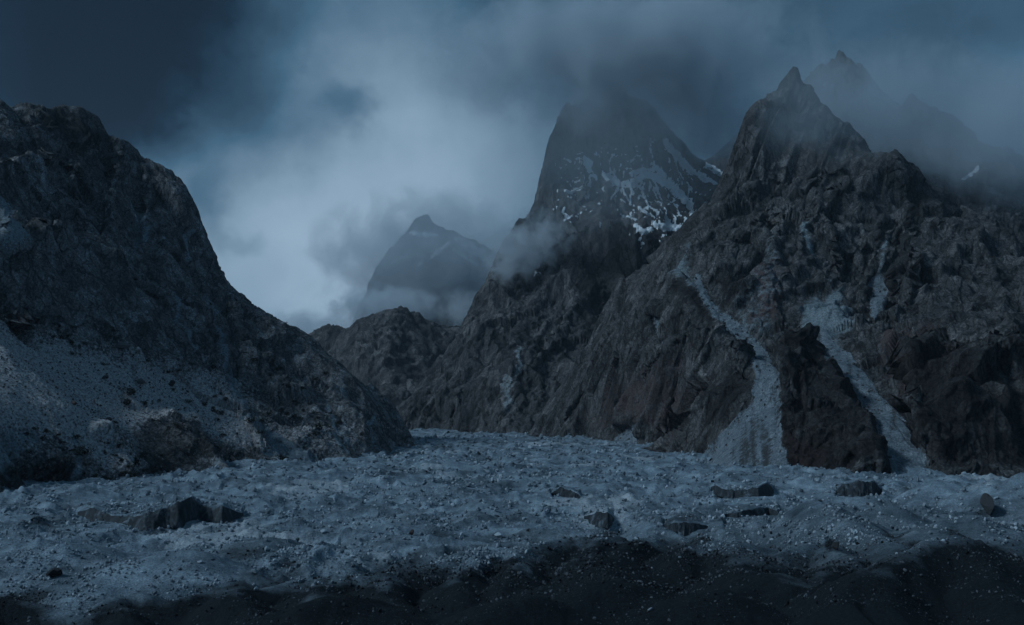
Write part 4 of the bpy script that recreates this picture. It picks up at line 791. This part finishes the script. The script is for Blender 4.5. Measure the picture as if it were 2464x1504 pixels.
big = {(745, 545): 22, (770, 585): 18, (800, 945): 20, (490, 890): 22, (740, 1015): 20, (1330, 628): 16, (1525, 690): 17, (1060, 720): 15, (1705, 920): 18, (685, 1015): 17, (1930, 735): 18, (1920, 780): 16, (2030, 745): 17}
for X_, Y_ in shrub_px:
    r = surface_point('L', X_ * 0.4, 739.2 + Y_ * 0.4 + 3)
    if not r: continue
    w = big.get((X_, Y_), RNG.uniform(8, 13)); s = w_m(w, r[0]) * 0.85
    if (X_, Y_) == (1060, 720): lab, gp = 'lone round dark shrub at the lower edge of the pale gravel', None
    elif (X_, Y_) == (745, 545): lab, gp = 'large dark shrub, the bigger of a close pair amid the pale gravel', None
    else: lab, gp = 'dark shrub dotted on the bare left slope', 'dark shrubs dotted over the left slope'
    o = add('shrub', SHRUBS[RNG.integers(6)], None, label=lab, category='shrub')
    if gp: o['group'] = gp
    o.location = r[0]; o.scale = (s, s, s * RNG.uniform(0.75, 1.15)); o.rotation_euler = (0, 0, RNG.uniform(0, 6.28))
tell_apart([o for o in bpy.data.objects if o.get('group', '').startswith('dark shrubs')], LAND_S, 'dark shrub')

HAZE = 1.4e-5

# ------------------------------------------------------------------ air
def volume_mat(name, color, density, aniso=0.0):
    m = bpy.data.materials.new(name); m.use_nodes = True; N, L = m.node_tree.nodes, m.node_tree.links
    N.remove(N['Principled BSDF']); v = N.new('ShaderNodeVolumePrincipled')
    v.inputs['Color'].default_value = (*color, 1); v.inputs['Density'].default_value = density; v.inputs['Anisotropy'].default_value = aniso
    L.new(v.outputs[0], N['Material Output'].inputs['Volume']); return m
def box(name, lo, hi, material, **props):
    v = np.array([[(lo, hi)[i >> a & 1][a] for a in range(3)] for i in range(8)], float)
    f = np.array([[0, 2, 3, 1], [4, 5, 7, 6], [0, 1, 5, 4], [2, 6, 7, 3], [0, 4, 6, 2], [1, 3, 7, 5]])
    return add(name, mesh_from(name, v, f, material, smooth=False), None, **props)
box('haze', (-9000, -900, -400), (9000, 9500, 2100), volume_mat('air', (0.70, 0.84, 0.97), HAZE), kind='stuff', label='thin blue evening haze filling the valley')

# ------------------------------------------------------------------ clouds clinging to the peaks
def cloud_mat(name, density, noise_scale, ragged, color=(0.86, 0.93, 1.0), lo=0.30, hi=0.75):
    m = bpy.data.materials.new(name); m.use_nodes = True; N, L = m.node_tree.nodes, m.node_tree.links
    N.remove(N['Principled BSDF']); v = N.new('ShaderNodeVolumePrincipled'); v.inputs['Color'].default_value = (*color, 1); v.inputs['Anisotropy'].default_value = 0.35
    tc = N.new('ShaderNodeTexCoord'); ln = N.new('ShaderNodeVectorMath'); ln.operation = 'LENGTH'; L.new(tc.outputs['Object'], ln.inputs[0])
    geo = N.new('ShaderNodeNewGeometry'); nz = N.new('ShaderNodeTexNoise'); nz.inputs['Scale'].default_value = 1.0 / noise_scale; nz.inputs['Detail'].default_value = 4; nz.inputs['Roughness'].default_value = 0.6; nz.inputs['Distortion'].default_value = 0.5
    L.new(geo.outputs['Position'], nz.inputs['Vector'])
    def mth(op, a, b):
        n = N.new('ShaderNodeMath'); n.operation = op
        for i, x in enumerate((a, b)):
            if isinstance(x, (int, float)): n.inputs[i].default_value = x
            else: L.new(x, n.inputs[i])
        return n.outputs[0]
    body = mth('SUBTRACT', 1.0, ln.outputs['Value'])
    f = mth('ADD', body, mth('MULTIPLY', mth('SUBTRACT', nz.outputs['Fac'], 0.5), ragged))
    fade = N.new('ShaderNodeMapRange'); fade.interpolation_type = 'SMOOTHSTEP'; L.new(body, fade.inputs[0]); fade.inputs[1].default_value = 0.0; fade.inputs[2].default_value = 0.3
    mr = N.new('ShaderNodeMapRange'); mr.interpolation_type = 'SMOOTHSTEP'; L.new(f, mr.inputs[0]); mr.inputs[1].default_value = lo - 0.2; mr.inputs[2].default_value = hi; mr.inputs[4].default_value = density
    L.new(mth('MULTIPLY', mr.outputs[0], fade.outputs[0]), v.inputs['Density'])
    L.new(v.outputs[0], N['Material Output'].inputs['Volume']); return m
def cloud(px, py, Y, half_w, half_h, half_d, tau, noise_px, ragged, label, color=(0.86, 0.93, 1.0), tilt=0.0):
    """half_w, half_h and noise_px in survey units at that distance, half_d in metres; tau = how thick it looks through its middle."""
    k = Y / FPX; c = at(px, py, Y); bm = bmesh.new(); bmesh.ops.create_icosphere(bm, subdivisions=3, radius=1.0); me = bpy.data.meshes.new('cloud'); bm.to_mesh(me); bm.free()
    o = add('cloud', me, None, label=label, category='cloud'); o.location = c; o.scale = (half_w * k, half_d, half_h * k); o.rotation_euler = (0, tilt, 0)
    me.materials.append(cloud_mat('cloud', tau / half_d, noise_px * k, ragged, color)); return o
WHITE, GREY = (0.93, 0.96, 1.0), (0.90, 0.95, 1.0)
cloud(930, 738, 5500, 170, 62, 260, 3.6, 26, 2.6, 'small white cloud puff hanging across the waist of the far peak', WHITE)
cloud(780, 800, 5700, 260, 75, 260, 1.8, 50, 1.8, 'low flat cloud lying in the gap over the left slope', WHITE)
cloud(1110, 745, 5300, 80, 70, 200, 1.1, 24, 2.4, 'small cloud scrap beside the left edge of the rock tower', WHITE)
cloud(1060, 625, 6000, 420, 230, 320, 2.1, 90, 1.3, 'thin veil of cloud over the top of the far peak', WHITE)
cloud(1265, 600, 3560, 150, 105, 110, 2.0, 36, 2.2, 'torn wisp of cloud on the shoulder of the rock tower', WHITE, tilt=-0.5)
cloud(1500, 130, 4000, 620, 250, 330, 3.8, 110, 1.5, 'grey cloud deck swallowing the top of the rock tower', GREY)
cloud(1450, 380, 3500, 420, 300, 260, 0.45, 160, 0.7, 'thin blue mist in front of the rock tower', GREY)
cloud(1720, 290, 4250, 210, 150, 240, 2.0, 80, 1.3, 'cloud in the saddle between the rock tower and the brown peak', GREY)
cloud(2170, 270, 3100, 520, 230, 200, 1.6, 110, 1.4, 'cloud bank behind the brown peak hiding the jagged ridge', GREY)
cloud(2500, 320, 2860, 400, 240, 220, 1.6, 130, 1.2, 'cloud bank over the far right ridge', GREY)
cloud(1990, 250, 2420, 300, 210, 130, 0.55, 110, 1.3, 'faint mist in front of the brown peak', GREY)
